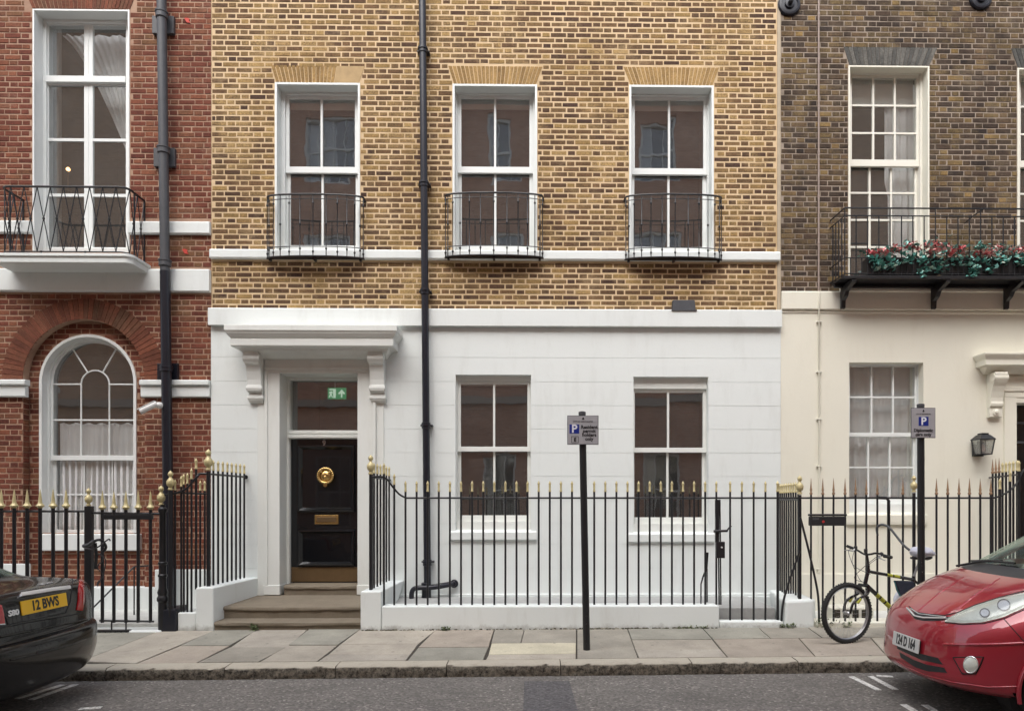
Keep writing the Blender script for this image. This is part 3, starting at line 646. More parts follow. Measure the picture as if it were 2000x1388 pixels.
lw = MB()
wall_cells(lw, LXX, LX1, -.9, ZTOP, [(LW[0] - .02, LW[1] + .02, LW[2], LW[3] + .02), (cxA - rA, cxA + rA, -.9, zA + rA + .1)], .0045, .12)
n = 24; ap = arc((cxA, zA), rA, math.pi, 0, n)
for (p, q) in zip(ap, ap[1:]): lw.prism([p, q, (q[0], zA + rA + .1), (p[0], zA + rA + .1)], .0045, .12)
lwall = lw.build('wall', M['rmort'], lh)
place_bricks(lay(LX0, LX1 - .004, zbase + .01, ZTOP, left_holes, .0755, .018, .012), lwall, 'rb', 0.0)
nv = 46
for i in range(nv):
    a0, a1 = math.pi * i / nv + .004, math.pi * (i + 1) / nv - .004
    MB().prism([(cxA + rA * math.cos(a0), zA + rA * math.sin(a0)), (cxA + ro * math.cos(a0), zA + ro * math.sin(a0)), (cxA + ro * math.cos(a1), zA + ro * math.sin(a1)), (cxA + rA * math.cos(a1), zA + rA * math.sin(a1))], -.004 + random.uniform(-.001, .001), .03).build('voussoir', M['rarch0'], lwall)
voussoirs(lwall, LW[0] - .03, LW[1] + .03, LW[0] - .13, LW[1] + .12, LW[3] + .036, LW[3] + .27, 26, 'rarch')
# niche behind the arch
ND = .125
WA = P(172.5, 747, ND); rW = X(172.5 + 93, ND) - X(172.5, ND); zSill = Zc(172, 1040, ND)
nm = MB(); wall_cells(nm, cxA - rA - .1, cxA + rA + .1, -.9, zA + rA + .1, [(WA.x - rW, WA.x + rW, zSill, WA.z + rW + .05)], ND + .0045, ND + .25)
ap = arc((WA.x, WA.z), rW, math.pi, 0, n)
for (p, q) in zip(ap, ap[1:]): nm.prism([p, q, (q[0], WA.z + rW + .05), (p[0], WA.z + rW + .05)], ND + .0045, ND + .25)
niche = nm.build('niche', M['rmort'], lh)
def niche_holes(z):
    if z < zSill - .25: return []
    if z < WA.z: return [(WA.x - rW - .01, WA.x + rW + .01)]
    if z < WA.z + rW: q = math.sqrt(max(0, (rW + .02) ** 2 - (z - WA.z) ** 2)); return [(WA.x - q, WA.x + q)]
    return []
place_bricks(lay(cxA - rA + .004, cxA + rA - .004, zbase + .01, zA + rA, niche_holes, .0755, .018, .012), niche, 'rb', ND)
# bricks of the recess sides
mb = MB(); zq = zbase
while zq < zA - .08:
    for s_ in (-1, 1):
        xe = cxA + s_ * rA; mb.box(min(xe, xe - s_ * .006), max(xe, xe - s_ * .006), .012, ND - .004, zq, zq + .061)
    zq += .0755
stuff(mb.build('brickwork', M['rb1'], lwall))
# arched sash
WD = ND + .13
win = MB(); ff = .035
def ring_pts(r, n=28, x0=None): return arc((WA.x, WA.z), r, 0, math.pi, n)
outer = [(WA.x + rW, zSill)] + ring_pts(rW) + [(WA.x - rW, zSill)]
g = RC(103.5, 262, 669, 1034, WD); gxc = (g[0] + g[1]) / 2; gr = (g[1] - g[0]) / 2; gzs = Zc(182, 748, WD)
def band(mb, ro_, zo, xo, ri_, zi, xi, zbo, zbi, y0, y1, n=28):
    a = [(xo + ro_, zbo)] + arc((xo, zo), ro_, 0, math.pi, n) + [(xo - ro_, zbo)]; b = [(xi + ri_, zbi)] + arc((xi, zi), ri_, 0, math.pi, n) + [(xi - ri_, zbi)]
    m = len(a)
    mb.add([(x, y0, z) for x, z in a] + [(x, y0, z) for x, z in b] + [(x, y1, z) for x, z in a] + [(x, y1, z) for x, z in b],
           [f for i in range(m - 1) for f in ((i, i + 1, m + i + 1, m + i), (2 * m + i, 3 * m + i, 3 * m + i + 1, 2 * m + i + 1), (i, 2 * m + i, 2 * m + i + 1, i + 1), (m + i, m + i + 1, 3 * m + i + 1, 3 * m + i))])
band(win, rW + .012, WA.z, WA.x, rW - .028, WA.z, WA.x, zSill, zSill, ND - .018, ND + .16)
band(win, rW - .02, WA.z, WA.x, gr + .03, gzs, gxc, zSill, zSill, WD - .03, WD + .12)
awin = win.build('window', M['trim'], lh, bevel=.003)
mb = MB(); mb.prismx([(ND + .12, zSill - .22), (ND - .05, zSill - .25), (ND - .06, zSill - .24), (ND - .06, zSill - .02), (ND + .12, zSill + .004)], X(83, ND), X(277, ND)); mb.build('window_sill', M['trim'], lh, bevel=.006)
zmr = (Zc(182, 898, WD), Zc(182, 889, WD))
s = MB(); band(s, gr + .045, gzs, gxc, gr, gzs, gxc, zmr[1], zmr[1], WD, WD + .04); s.box(g[0] - .045, g[1] + .045, WD - .005, WD + .042, zmr[0] - .004, zmr[1]); s.build('sash', M['trim'], awin, bevel=.003)
s = MB(); y2 = WD + .046; s.box(g[0] - .045, g[0] + .015, y2, y2 + .04, g[2] - .06, zmr[0]); s.box(g[1] - .015, g[1] + .045, y2, y2 + .04, g[2] - .06, zmr[0]); s.box(g[0] + .015, g[1] - .015, y2, y2 + .04, g[2] - .06, g[2]); s.build('sash', M['trim'], awin, bevel=.003)
def gb(pts, y, r=.0115): MB().tube([(a, y, b) for a, b in pts], r, 6).build('glazing_bar', M['trim'], awin)
xv0, xv1 = X(157, WD), X(212, WD); rin = (xv1 - xv0) / 2; xm = (xv0 + xv1) / 2; z820, z750 = Zc(182, 820, WD), Zc(182, 750, WD)
gb([(g[0], z820), (g[1], z820)], WD + .02)
gb([(xv0, zmr[1])] + [(xm + rin * math.cos(t), z750 + rin * math.sin(t)) for t in [math.pi - math.pi * i / 14 for i in range(15)]] + [(xv1, zmr[1])], WD + .02)
gb([(g[0], z750), (xv0, z750)], WD + .02); gb([(xv1, z750), (g[1], z750)], WD + .02)
for a in (R(122), R(58)): gb([(xm + rin * math.cos(a), z750 + rin * math.sin(a)), (gxc + gr * math.cos(a), gzs + gr * math.sin(a))], WD + .02)
z965 = Zc(182, 966, y2)
gb([(g[0], z965), (g[1], z965)], y2 + .02)
for px in (163, 218): gb([(X(px, y2), g[2]), (X(px, y2), zmr[0])], y2 + .02)
po = [(g[1], zmr[1])] + arc((gxc, gzs), gr, 0, math.pi, 20) + [(g[0], zmr[1])]
MB().prism(po, WD + .018, WD + .022).build('pane', M['glass'], awin); MB().box(g[0], g[1], y2 + .018, y2 + .022, g[2], zmr[0]).build('pane', M['glass'], awin)
def curtain(name, label, x0, x1, zt, zb, y, amp=.035, folds=9, xa=None, mat='net'):
    rows = []; nx = folds * 8; nz = 14
    for j in range(nz + 1):
        t = j / nz; z = lerp(zt, zb, t); l, r = xa(t) if xa else (x0, x1)
        rows.append([(lerp(l, r, i / nx), y + amp * math.sin(2 * math.pi * folds * i / nx + .6 * math.sin(5 * t + i * .09)) * (.5 + .5 * t) + .01 * math.sin(i * .7), z + .012 * math.sin(i * .35)) for i in range(nx + 1)])
    o = MB().grid(rows).build(name, M[mat], smooth=180, solid=.0015, fix=False); return tag(o, label, 'curtain')
curtain('net_curtain', 'white net half curtain inside the arched window', X(117, .33), X(262, .33), Zc(182, 827, .33), zSill, .33, .022, 13)
# french window above
FD = .20; fg = RC(93, 248, 47, 491, FD); xm0, xm1 = X(164, FD), X(181, FD)
fw = MB(); fw.box(LW[0] - .06, fg[0], FD - .03, FD + .12, LW[2] - .05, LW[3] + .05); fw.box(fg[1], LW[1] + .06, FD - .03, FD + .12, LW[2] - .05, LW[3] + .05); fw.box(fg[0], fg[1], FD - .03, FD + .12, fg[3], LW[3] + .05); fw.box(fg[0], fg[1], FD - .03, FD + .12, LW[2] - .06, fg[2] + .04)
zt0, zt1 = Zc(170, 164, FD), Zc(170, 152, FD); fw.box(fg[0], fg[1], FD - .045, FD + .08, zt0, zt1)
fwin = fw.build('window', M['trim'], lh, bevel=.004)
rv = MB(); fc = .022; rv.box(LW[0] - fc, LW[0] + .001, -.006, FD - .031, LW[2], LW[3] + fc); rv.box(LW[1] - .001, LW[1] + fc, -.006, FD - .031, LW[2], LW[3] + fc); rv.box(LW[0], LW[1], -.0055, FD - .031, LW[3] - .001, LW[3] + fc); rv.build('reveal', M['trim'], fwin, bevel=.003)
for l, r_, nm_ in ((fg[0], (xm0 + xm1) / 2 - .001, 'casement'), ((xm0 + xm1) / 2 + .001, fg[1], 'casement')):
    for za, zb_ in ((zt1, fg[3]), (fg[2] + .04, zt0)):
        x0, x1 = (l + .012, xm0) if l == fg[0] else (xm1, r_ - .012); s = MB(); s.box(l, x0, FD, FD + .045, za, zb_); s.box(x1, r_, FD, FD + .045, za, zb_); s.box(x0, x1, FD, FD + .045, za, za + .02); s.box(x0, x1, FD, FD + .045, zb_ - .02, zb_); s.build(nm_, M['trim'], fwin, bevel=.004)
        MB().box(x0, x1, FD + .02, FD + .024, za, zb_).build('pane', M['glass'], fwin)
        if za != zt1:
            for py in (273, 381): z = Zc(170, py, FD); MB().box(x0, x1, FD + .004, FD + .04, z - .02, z + .02).build('glazing_bar', M['trim'], fwin)
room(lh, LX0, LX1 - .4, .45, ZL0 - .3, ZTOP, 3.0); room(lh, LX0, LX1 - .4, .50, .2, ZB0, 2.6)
mb = MB(); mb.box(X(96, .45), X(122, .45), .36, .44, ZL0 - .3, ZTOP); mb.build('shutter_panel', M['roomw'], lh, bevel=.01)
curtain('draped_curtain', 'sheer white curtain swept aside in the tall french window', 0, 0, Zc(170, 70, .5), Zc(170, 320, .5), .5, .03, 10, xa=lambda t: (lerp(X(122, .5), X(258, .5), t ** .75), X(268, .5)))
lam = thing('table_lamp', 'small lit orange lamp glowing inside the french window', 'lamp', P(133, 331, 1.2))
lp_ = P(133, 331, 1.2); MB().lathe([(.005, -.03), (.028, -.012), (.03, .01), (.012, .03), (.003, .035)], lp_, 10).build('bulb', M['bulb'], lam, smooth=60); MB().lathe([(.05, -.35), (.05, -.33), (.01, -.32), (.01, -.03)], lp_, 10).build('stand', M['dullbrass'], lam)
# bands
def bandx(name, x0, x1, z0, z1, pr, mat, par, dy=0):
    MB().prismx([(.02, z0), (-pr + .012 + dy, z0), (-pr, z0 + .012), (-pr, z1 - .012), (-pr + .012, z1), (.02, z1 + .006)], x0, x1).build(name, M[mat], par, bevel=.004)
bandx('white_band', LXX, LX1 - .004, ZB0, ZB1, .06, 'white', lh)
for a, b in ((LXX, LW[0] - .024), (LW[1] + .024, LX1 - .004)): bandx('string_course', a, b, ZL0, ZL1, .05, 'white', lh)
for a, b in ((LXX, cxA - rA + .07), (cxA + rA - .03, LX1 - .002)):
    bandx('impost_band', a, b, ZI0, Zc(200, 754), .05, 'white', lh); bandx('impost_band', a, b + (.02 if a == LXX else 0), Zc(200, 754) + .002, ZI1, .085, 'white', lh)
mb = MB(); mb.box(LXX, X(60), -.05, .004, -.8, Zc(100, 1100)); mb.box(X(60) + .001, X(306), -.05, ND + .003, -.8, Zc(200, 1146)); mb.box(X(306) + .001, LX1 - .003, -.052, .004, -.8, Zc(350, 1111)); mb.build('plinth', M['white'], lh, bevel=.008)
# ================================================================== RIGHT HOUSE (dark brick over cream)
RX0, RX1, RXX = X(1524) + .003, X(2065), X(2420)
rh = thing('brick_house', 'sooty dark brick house with cream stucco ground floor', 'house', (X(1770), 0, 0))
ZR1, ZR0 = Zc(1760, 571), Zc(1760, 607)
RW = [RC(1660, 1812, 132, 548), RC(1990, 2142, 137, 548)]; RDZ = [Zc(1736, 93), Zc(2066, 96)]
ra = [((1659, 1815), (1648, 1831)), ((1988, 2144), (1975, 2160))]
def rhol(z):
    out = []
    for (a, b, c, d), zt_, (bx, tx) in zip(RW, RDZ, ra):
        if c - .02 < z < d + .03: out.append((a - .03, b + .03))
        elif d + .03 <= z < zt_ + .01: t = (z - d) / (zt_ - d); out.append((lerp(X(bx[0]), X(tx[0]), t) - .008, lerp(X(bx[1]), X(tx[1]), t) + .008))
    return out
rwall = wall_cells(MB(), RX0, RXX, ZR1 - .05, ZTOP, [(a - .02, b + .02, c, d + .02) for a, b, c, d in RW], .0045, .32).build('wall', M['dmort'], rh)
place_bricks(lay(RX0 + .01, RX1, ZR1 + .006, ZTOP, rhol, .0752, .017, .012), rwall, 'db', 0.0)
for (a, b, c, d), zt_, (bx, tx) in zip(RW, RDZ, ra): voussoirs(rwall, X(bx[0]), X(bx[1]), X(tx[0]), X(tx[1]), d + .03, zt_, 21, 'garch', gap=.003)
RGD = .17
for i, (oo, dx) in enumerate(zip(RW, (0, 330))):
    gg_ = RC(1664 + dx, 1790 + dx, 152, 540, RGD); gg_ = (gg_[0], gg_[1], gg_[2], gg_[3])
    zm_ = (Zc(1727, 325, RGD), Zc(1727, 312, RGD)); f = lambda py, a, b: (Zc(1727, py, RGD) - a) / (b - a)
    wn = window(rh, oo, RGD, gg_, [.333, .667], [f(260, zm_[1], gg_[3]), f(206, zm_[1], gg_[3])], [f(480, gg_[2], zm_[0]), f(427, gg_[2], zm_[0]), f(374, gg_[2], zm_[0])], zm_, bar=.026, stile=.035, face=.022, wm='creamtrim', lining='cream', lo_shift=-.03)
    MB().box(gg_[0] - .05, gg_[1] + .05, .34, .346, Zc(1727, 207, .34), gg_[3] + .1).build('blind', M['blind'], wn)
    cu_ = curtain('net_curtain', 'pale curtain hanging in the %s' % ('tall window behind the flower balcony' if not i else 'window cut by the right edge of the picture'), 0, 0, gg_[3] + .05, gg_[2], .40, .02, 5, xa=lambda t, dx=dx: (X(1728 + dx + (6 if t > .5 else 0), .40), X(1797 + dx, .40)))
room(rh, RX0 + .2, RXX - .3, .48, ZR1 - .2, ZTOP, 3.0)
bandx('stucco_band', RX0 + .004, RXX, ZR0, ZR1, .05, 'cream', rh)
bandx('stucco_fillet', RX0 + .01, RXX, ZR0 - .045, ZR0 - .002, .022, 'cream', rh)
bandx('stucco_ledge', X(1640), RXX, Zc(1800, 573) + .001, Zc(1800, 549), .075, 'cream', rh)
RL = RC(1658, 1803, 708, 1003); RDO = RC(1985, 2140, 786, 1166)
cw = wall_cells(MB(), RX0, RXX, -.9, ZR0 - .001, [tuple(RL), (RDO[0], RDO[1], -.9, RDO[3])], -.008, .33).build('stucco_wall', M['cream'], rh)
gg_ = RC(1660, 1787, 716, 972, .15); zm_ = (Zc(1724, 852, .15), Zc(1724, 845, .15))
wn = window(rh, RL, .15, gg_, [.335, .667], [.54], [.5], zm_, bar=.022, stile=.035, face=0, proud=.004, wm='trim', lining='cream', lo_shift=-.025)
curtain('net_curtain', 'grey net curtain inside the cream house ground floor window', X(1655, .33), X(1795, .33), gg_[3] + .1, gg_[2] - .1, .33, .012, 8)
MB().prismx([(.10, Zc(1730, 1024)), (-.045, Zc(1730, 1024)), (-.05, Zc(1730, 1018)), (-.05, Zc(1730, 1005)), (.10, Zc(1730, 1000))], X(1652), X(1808)).build('window_sill', M['cream'], rh, bevel=.006)
room(rh, RX0 + .2, X(1900), .45, .2, ZR0 - .2, 2.6)
MB().box(RX0 + .01, X(1960), -.03, -.006, -.6, Zc(1700, 1119)).build('plinth', M['cream'], rh, bevel=.008)
# door and hood on the right
ZD = lambda py, y=0: Zc(1960, py, y)
YR = -.27; RK = .55; hx0 = X(1924, YR); hx1 = X(2230, YR)
prof = [(ZD(689, YR) + .01, 0, 0), (ZD(691, YR), 0, 0), (ZD(694, YR), .02, .02), (ZD(700, YR), .07, .07), (ZD(702, YR), .075, .075), (ZD(711, YR), .075, .075), (ZD(712, YR), .16, .16), (ZD(718, YR), .2, .26), (ZD(724, YR), .25, .38)]
rcan = MB().rings([rect_ring(hx0 + i * RK, hx1 - i * RK, YR + dy * RK, z) for z, i, dy in prof][::-1]).build('door_canopy', M['cream'], rh, bevel=.004)
for px in (1950, 2175):
    xm_ = X(px, -.12); hw = .09; z1_, z0_ = Zc(px, 726, -.18), Zc(px, 815, -.06); h = z1_ - z0_
    pts = [(0, 1), (-.30, 1), (-.312, .97), (-.305, .84), (-.27, .77), (-.225, .70), (-.185, .58), (-.155, .44), (-.15, .36), (-.165, .31), (-.155, .25), (-.11, .235), (-.115, .22), (-.115, .02), (-.10, .0), (0, 0)]
    MB().prismx([(y * .62, z0_ + z * h) for y, z in pts], xm_ - hw, xm_ + hw).build('console', M['cream'], rcan, bevel=.006)
    MB().lathe([(.055, -hw - .01), (.055, hw + .01)], (xm_, -.14, z0_ + .88 * h), 16, 'x').build('scroll', M['cream'], rcan, smooth=40)
    MB().lathe([(.05, 0), (.05, -.012), (.03, -.016), (.02, -.03), (.003, -.034)], (xm_, -.071, z0_ + .12 * h), 14, 'y').build('rosette', M['cream'], rcan, smooth=40)
rs = MB(); e0, e1 = X(1962, -.03), X(1985, -.03); rs.box(e0, e1, -.03, .3, -.2, ZD(776, -.03)); rs.box(RDO[1], RDO[1] + .16, -.03, .3, -.2, ZD(776, -.03)); rs.box(e0, RDO[1] + .16, -.03, .05, ZD(776, -.03), ZD(735, -.03)); rs.box(e0 - .01, RDO[1] + .17, -.045, .05, ZD(764, -.03), ZD(755, -.03)); rs.box(e1, RDO[1], -.02, .3, ZD(787, 0), ZD(776, 0)); rs.build('door_surround', M['cream'], rh, bevel=.006)
rd = MB().box(RDO[0], RDO[1], .22, .28, -.2, RDO[3]).build('door', M['door'], rh)
for z in (RDO[3] - .28, RDO[3] - .56): MB().box(RDO[0], RDO[1], .20, .219, z, z + .03).build('glazing_bar', M['greypipe'], rd)
# ================================================================== houses across the street (seen in the window reflections)
def opposite(x0, x1, label, top, mk):
    h = thing('brick_house', label, 'house', ((x0 + x1) / 2, -12.6, 0), 'houses across the street')
    YO = -12.6; hs_ = []; xs = [x for x in (-25, -21, -16.8, -11.6, -6.5, -0.9, 4.2, 9.4, 14.4, 19.5, 22.6) if x0 < x < x1]
    for xc in xs:
        for z0_, z1_ in ((.7, 3.1), (5.9, 8.5), (9.3, 10.5), (12.2, 14.3)): hs_.append((xc - .6, xc + .6, z0_, z1_))
    wall_cells(MB(), x0, x1 - .01, -1, top, hs_, YO - .3, YO).build('wall', mk, h)
    MB().box(x0, x1 - .02, YO + .001, YO + .12, 4.72, 4.95).build('string_course', M['flagstone_trim'], h)
    MB().box(x0, x1 - .02, YO - .9, YO - .86, -1, top).build('room_lining', M['room'], h)
    for a, b, c, d in hs_:
        f_ = MB(); f_.box(a, a + .07, YO - .2, YO - .06, c, d); f_.box(b - .07, b, YO - .2, YO - .06, c, d); f_.box(a + .07, b - .07, YO - .2, YO - .06, d - .07, d); f_.box(a + .07, b - .07, YO - .2, YO - .06, c, c + .07)
        f_.box(a + .07, b - .07, YO - .17, YO - .1, (c + d) / 2 - .03, (c + d) / 2 + .03)
        for t in (1 / 3, 2 / 3): x_ = lerp(a, b, t); f_.box(x_ - .012, x_ + .012, YO - .16, YO - .11, c + .07, d - .07)
        wv = f_.build('window', M['trim'], h); MB().box(a, b, YO - .15, YO - .146, c, d).build('pane', M['glass'], wv)
        MB().box(a, a + .45, YO - .34, YO - .335, c + .1, d).build('curtain', M['net'], wv)
def brick_tex(name, a, b, mo):
    k = N(name); sp = k.n('ShaderNodeSeparateXYZ'); k.l(k.pos, sp.inputs[0]); cb = k.n('ShaderNodeCombineXYZ'); k.l(sp.outputs[0], cb.inputs[0]); k.l(sp.outputs[2], cb.inputs[1])
    t = k.n('ShaderNodeTexBrick'); k.l(cb.outputs[0], t.inputs['Vector']); t.inputs['Scale'].default_value = 1; t.inputs['Brick Width'].default_value = .225; t.inputs['Row Height'].default_value = .075; t.inputs['Mortar Size'].default_value = .006
    t.inputs['Color1'].default_value = (*a, 1); t.inputs['Color2'].default_value = (*b, 1); t.inputs['Mortar'].default_value = (*mo, 1)
    k.set(Base_Color=t.outputs['Color'], Roughness=.9); return k.m
ob = brick_tex('far red brick', (.46, .25, .17), (.58, .33, .23), (.62, .47, .37)); ob2 = brick_tex('far brown brick', (.44, .30, .20), (.56, .38, .26), (.62, .5, .38))
opposite(-27, -9.2, 'brown brick house across the street reflected in the french window', 18.2, ob2); opposite(-9.2, 6.8, 'red brick house across the street reflected in the middle house windows', 15.2, ob); opposite(6.8, 24, 'brown brick house across the street reflected in the cream house windows', 16.2, ob2)

for x0, x1, y0, y1, top, lab in ((-48, LXX - .01, 0, .4, 12.5, 'continuation of the terrace beyond the red brick house'), (RXX + .01, 48, 0, .4, 12.5, 'continuation of the terrace beyond the cream house'), (-48, -27.01, -12.9, -12.6, 15, 'far end of the terrace across the street on the black car side'), (24.01, 48, -12.9, -12.6, 15, 'far end of the terrace across the street on the red car side')):
    t = thing('brick_house', lab, 'house', ((x0 + x1) / 2, y0, 0), 'terraces carrying on along the street'); MB().box(x0, x1, y0, y1, -1, top).build('wall', ob2, t)
    fy = y0 - .03 if y0 == 0 else y1 + .004
    for i in range(int((x1 - x0) / 3)):
        xc = x0 + 1.5 + 3 * i
        for z0, z1 in ((.9, 3.0), (5.2, 7.6), (8.8, 10.8)): MB().box(xc - .55, xc + .55, fy, fy + .026, z0, z1).build('window', M['plastic2'], t)
# red paint marks on the red brick
for px, py in ((362, 491), (366, 40)):
    c = P(px, py, -.009); MB().prism([(c.x - .045, c.z + .03), (c.x - .01, c.z - .03), (c.x + .04, c.z - .035), (c.x + .02, c.z + .0), (c.x + .03, c.z + .02), (c.x - .005, c.z + .035)], -.0105, -.002).build('paint_mark', M['redmark'], lwall)
# ================================================================== steps and low walls
YF = -1.30
st = thing('stone_steps', 'worn york stone steps up to the black front door', 'steps', (X(560, YF), YF, gz(X(560, YF), YF)))
def sl_(px0, px1, yf, yb, ztop, zbot, nose=.02, nm='step', par=None):
    x0, x1 = px0, px1; n = 14; rows = []
    random.seed(int(ztop * 1000))
    for (y, z) in ((yb, zbot), (yf + nose, zbot), (yf + nose, ztop - .045), (yf + .002, ztop - .042), (yf, ztop - .03), (yf + .003, ztop - .008), (yf + .02, ztop), (yb, ztop)):
        rows.append([(lerp(x0, x1, i / n), y + (random.uniform(-.004, .004) if y < yb else 0), z + (random.uniform(-.003, .001) - .006 * math.sin(math.pi * i / n) if z > ztop - .05 and y < yf + .03 else 0)) for i in range(n + 1)])
    m = MB().grid(rows); k_ = len(rows); m.add([r[0] for r in rows], [tuple(range(k_))]); m.add([r[-1] for r in rows], [tuple(range(k_))]); return m.build(nm, M['step'], par or st, smooth=50)
xr = X(704, YF); s1 = P(418, 1214, YF); s2 = P(433, 1184, -1.05); s3 = P(562, 1142, .02)
zg = gz(s1.x, YF)
sl_(s1.x, xr, YF, -1.0, s1.z, zg - .1); sl_(s2.x, xr + .02, -1.05, .02, s2.z, zg - .1); sl_(X(556, 0), X(706, 0), -.035, .36, s3.z, s2.z - .02)
def lowwall(name, label, parts, cat='low wall', mat='whitelow', loc=None, bev=.014):
    t = thing(name, label, cat, loc)
    for nm, m in parts: m.build(nm, M[mat], t, bevel=bev)
    return t
# left cheek of the steps
zt_ = P(400, 1147, YF).z; cxl, cxr = X(382, YF), X(417, YF)
m1 = MB().hexa([(cxl, YF, -.2), (cxr, YF, -.2), (cxr + .03, -.02, -.2), (cxl, -.02, -.2), (cxl, YF, zt_), (cxr, YF, zt_), (cxr + .03, -.02, zt_ - .02), (cxl, -.02, zt_ - .02)])
lw_, lz = X(346, YF), P(365, 1196, YF).z
m2 = MB().box(lw_, cxl - .003, YF + .01, YF + .34, -.2, lz)
lowwall('low_wall', 'white cheek wall on the red brick side of the stone steps', [('wall_block', m1), ('wall_step', m2)], loc=(cxl, YF, 0))
bx = MB().hexa([(X(313, YF), YF - .03, -.2), (lw_ - .004, YF - .03, -.2), (lw_ - .004, YF + .3, -.2), (X(313, YF), YF + .3, -.2), (X(316, YF), YF - .02, P(330, 1190, YF).z), (lw_ - .004, YF - .02, P(330, 1188, YF).z), (lw_ - .004, YF + .28, P(330, 1186, YF).z), (X(316, YF), YF + .28, P(330, 1188, YF).z)])
lowwall('stone_block', 'black painted block at the pavement under the gate post', [('block', bx)], 'block', 'navy', (X(330, YF), YF, 0))
# dwarf wall under the main railing, with the taller block beside the steps
zw = P(1000, 1183, YB).z; zb_ = P(722, 1153, YF).z
m1 = MB().box(X(745, YB) , X(1405, YB), YB, YB + .24, -.2, zw)
m2 = MB().hexa([(X(704, YB), YB - .004, -.2), (X(745, YB) - .003, YB - .004, -.2), (X(766, -.02), -.02, -.2), (X(704, YB), -.02, -.2), (X(704, YB), YB - .004, zb_), (X(745, YB) - .003, YB - .004, zb_), (X(745, YB) + .03, -.02, zb_ - .02), (X(704, YB), -.02, zb_ - .02)])
lowwall('low_wall', 'long white dwarf wall carrying the spiked railing', [('wall_block', m2), ('coping_wall', m1)], loc=(X(1075, YB), YB, 0))
# party wall between the middle and the cream house
pxl, pxr = X(1531, YB), X(1594, YB)
m1 = MB().hexa([(pxl, YB, -.2), (pxr, YB, -.2), (pxr, YB + .4, -.2), (pxl, YB + .4, -.2), (pxl + .02, YB + .01, P(1560, 1173, YB).z), (pxr - .02, YB + .01, P(1560, 1170, YB).z), (pxr - .02, YB + .4, P(1560, 1166, YB).z), (pxl + .01, YB + .4, P(1560, 1167, YB).z)])
m2 = MB().hexa([(X(1527, -.9), YB + .4, -.2), (X(1590, -.9), YB + .4, -.2), (X(1545, 0), -.05, -.2), (X(1505, 0), -.05, -.2), (X(1527, -.9), YB + .4, P(1560, 1168, -.9).z), (X(1590, -.9), YB + .4, P(1560, 1168, -.9).z), (X(1545, 0), -.05, P(1505, 1150, 0).z), (X(1500, 0), -.05, P(1505, 1150, 0).z)])
lowwall('low_wall', 'short white party wall block beside the bicycle', [('wall_block', m1), ('wall_slope', m2)], loc=(pxl, YB, 0), bev=.03)
gsx = X(1406, YB); gs = MB().box(gsx, pxl + .0, YB + .01, YB + .16, -.2, P(1460, 1213, YB).z)
lowwall('gate_sill', 'white painted sill under the area gate', [('sill', gs)], 'sill', loc=(gsx, YB, 0))
ks = MB().box(pxr + .01, X(2200, YB), YB - .02, YB + .3, -.2, P(1680, 1214, YB).z); lowwall('kerb_wall', 'low cream stone kerb under the right hand railing', [('kerb', ks)], 'low wall', 'cream', (X(1700, YB), YB, 0))
lk = MB().box(X(-300, YB), X(313, YB), YB, YB + .25, -.3, gz(X(200, YB), YB) + .02); lowwall('kerb_wall', 'pale stone sill under the red house railing and gate', [('kerb', lk)], 'low wall', 'white', (X(150, YB), YB, 0))
# area floors
fl = MB(); fl.box(X(745, -1.1), X(1512, -1.1), YB + .23, -.02, -.3, P(1000, 1183, -1.12).z - .03); structure(fl.build('area_floor', M['areafloor'], bevel=.0))
fl = MB(); fl.box(LXX, X(380, YB), YB + .24, -.04, -.4, .09); structure(fl.build('area_floor', M['areafloorw']))
fl = MB(); fl.box(pxr + .005, RXX, YB + .28, -.02, -.4, .055); structure(fl.build('area_floor', M['areafloorw']))
vb = thing('wall_vent', 'dark slotted vent low behind the bicycle and the cream house railing', 'vent', P(1664, 1212, -.95))
r_ = RC(1630, 1702, 1190, 1213, -.95); MB().box(r_[0] - .03, r_[1] + .03, -.949, -.60, r_[2] - .06, r_[3] + .02).build('vent_block', M['cream'], vb, bevel=.006); MB().box(r_[0], r_[1], -.956, -.9495, r_[2], r_[3]).build('vent_back', M['soil'], vb)
for i in range(4): MB().box(lerp(r_[0], r_[1], i / 4) + .07, lerp(r_[0], r_[1], i / 4) + .10, -.97, -.9565, r_[2], r_[3]).build('vent_bar', M['creamtrim'], vb)
# ================================================================== railings
CACHE = {}
def cmesh(key, fn):
    if key not in CACHE: CACHE[key] = fn()
    return CACHE[key]
TIPS = {'pencil': ([(1, 0), (1.3, .004), (1.3, .016), (1.0, .022), (1.05, .085), (1.28, .092), (1.28, .104), (.9, .112), (.1, .135)], 'gold'),
        'dull': ([(1, 0), (1.5, .012), (1.5, .024), (.9, .034), (1.25, .06), (.9, .085), (.1, .205)], 'dullgold'),
        'spear': ([(1, 0), (1.25, .004), (1.3, .012), (2.0, .018), (2.25, .03), (1.7, .045), (1.15, .062), (1.0, .085), (.8, .13), (.5, .18), (.1, .23)], 'gold')}
def bar(par, x, y, z0, z1, r=.0125, tip=None):
    h = round(z1 - z0, 3)
    me = cmesh(('bar', h, r), lambda: MB().lathe([(r, 0), (r, h)], n=8).mesh('bar', M['iron'], smooth=60))
    b = put('bar', me, par, Vector((x, y, z0)) - ORG[par.name])
    if tip:
        pr, mt = TIPS[tip]
        t = cmesh((tip, r), lambda: MB().lathe([(max(a * r, .0015), z) for a, z in pr], n=8).mesh('spike', M[mt], smooth=35)); put('spike', t, b, (0, 0, h))
    return b
def rail(par, pts, r=.012, name='rail', n=6): return MB().tube(pts, r, n).build(name, M['iron'], par, smooth=60)
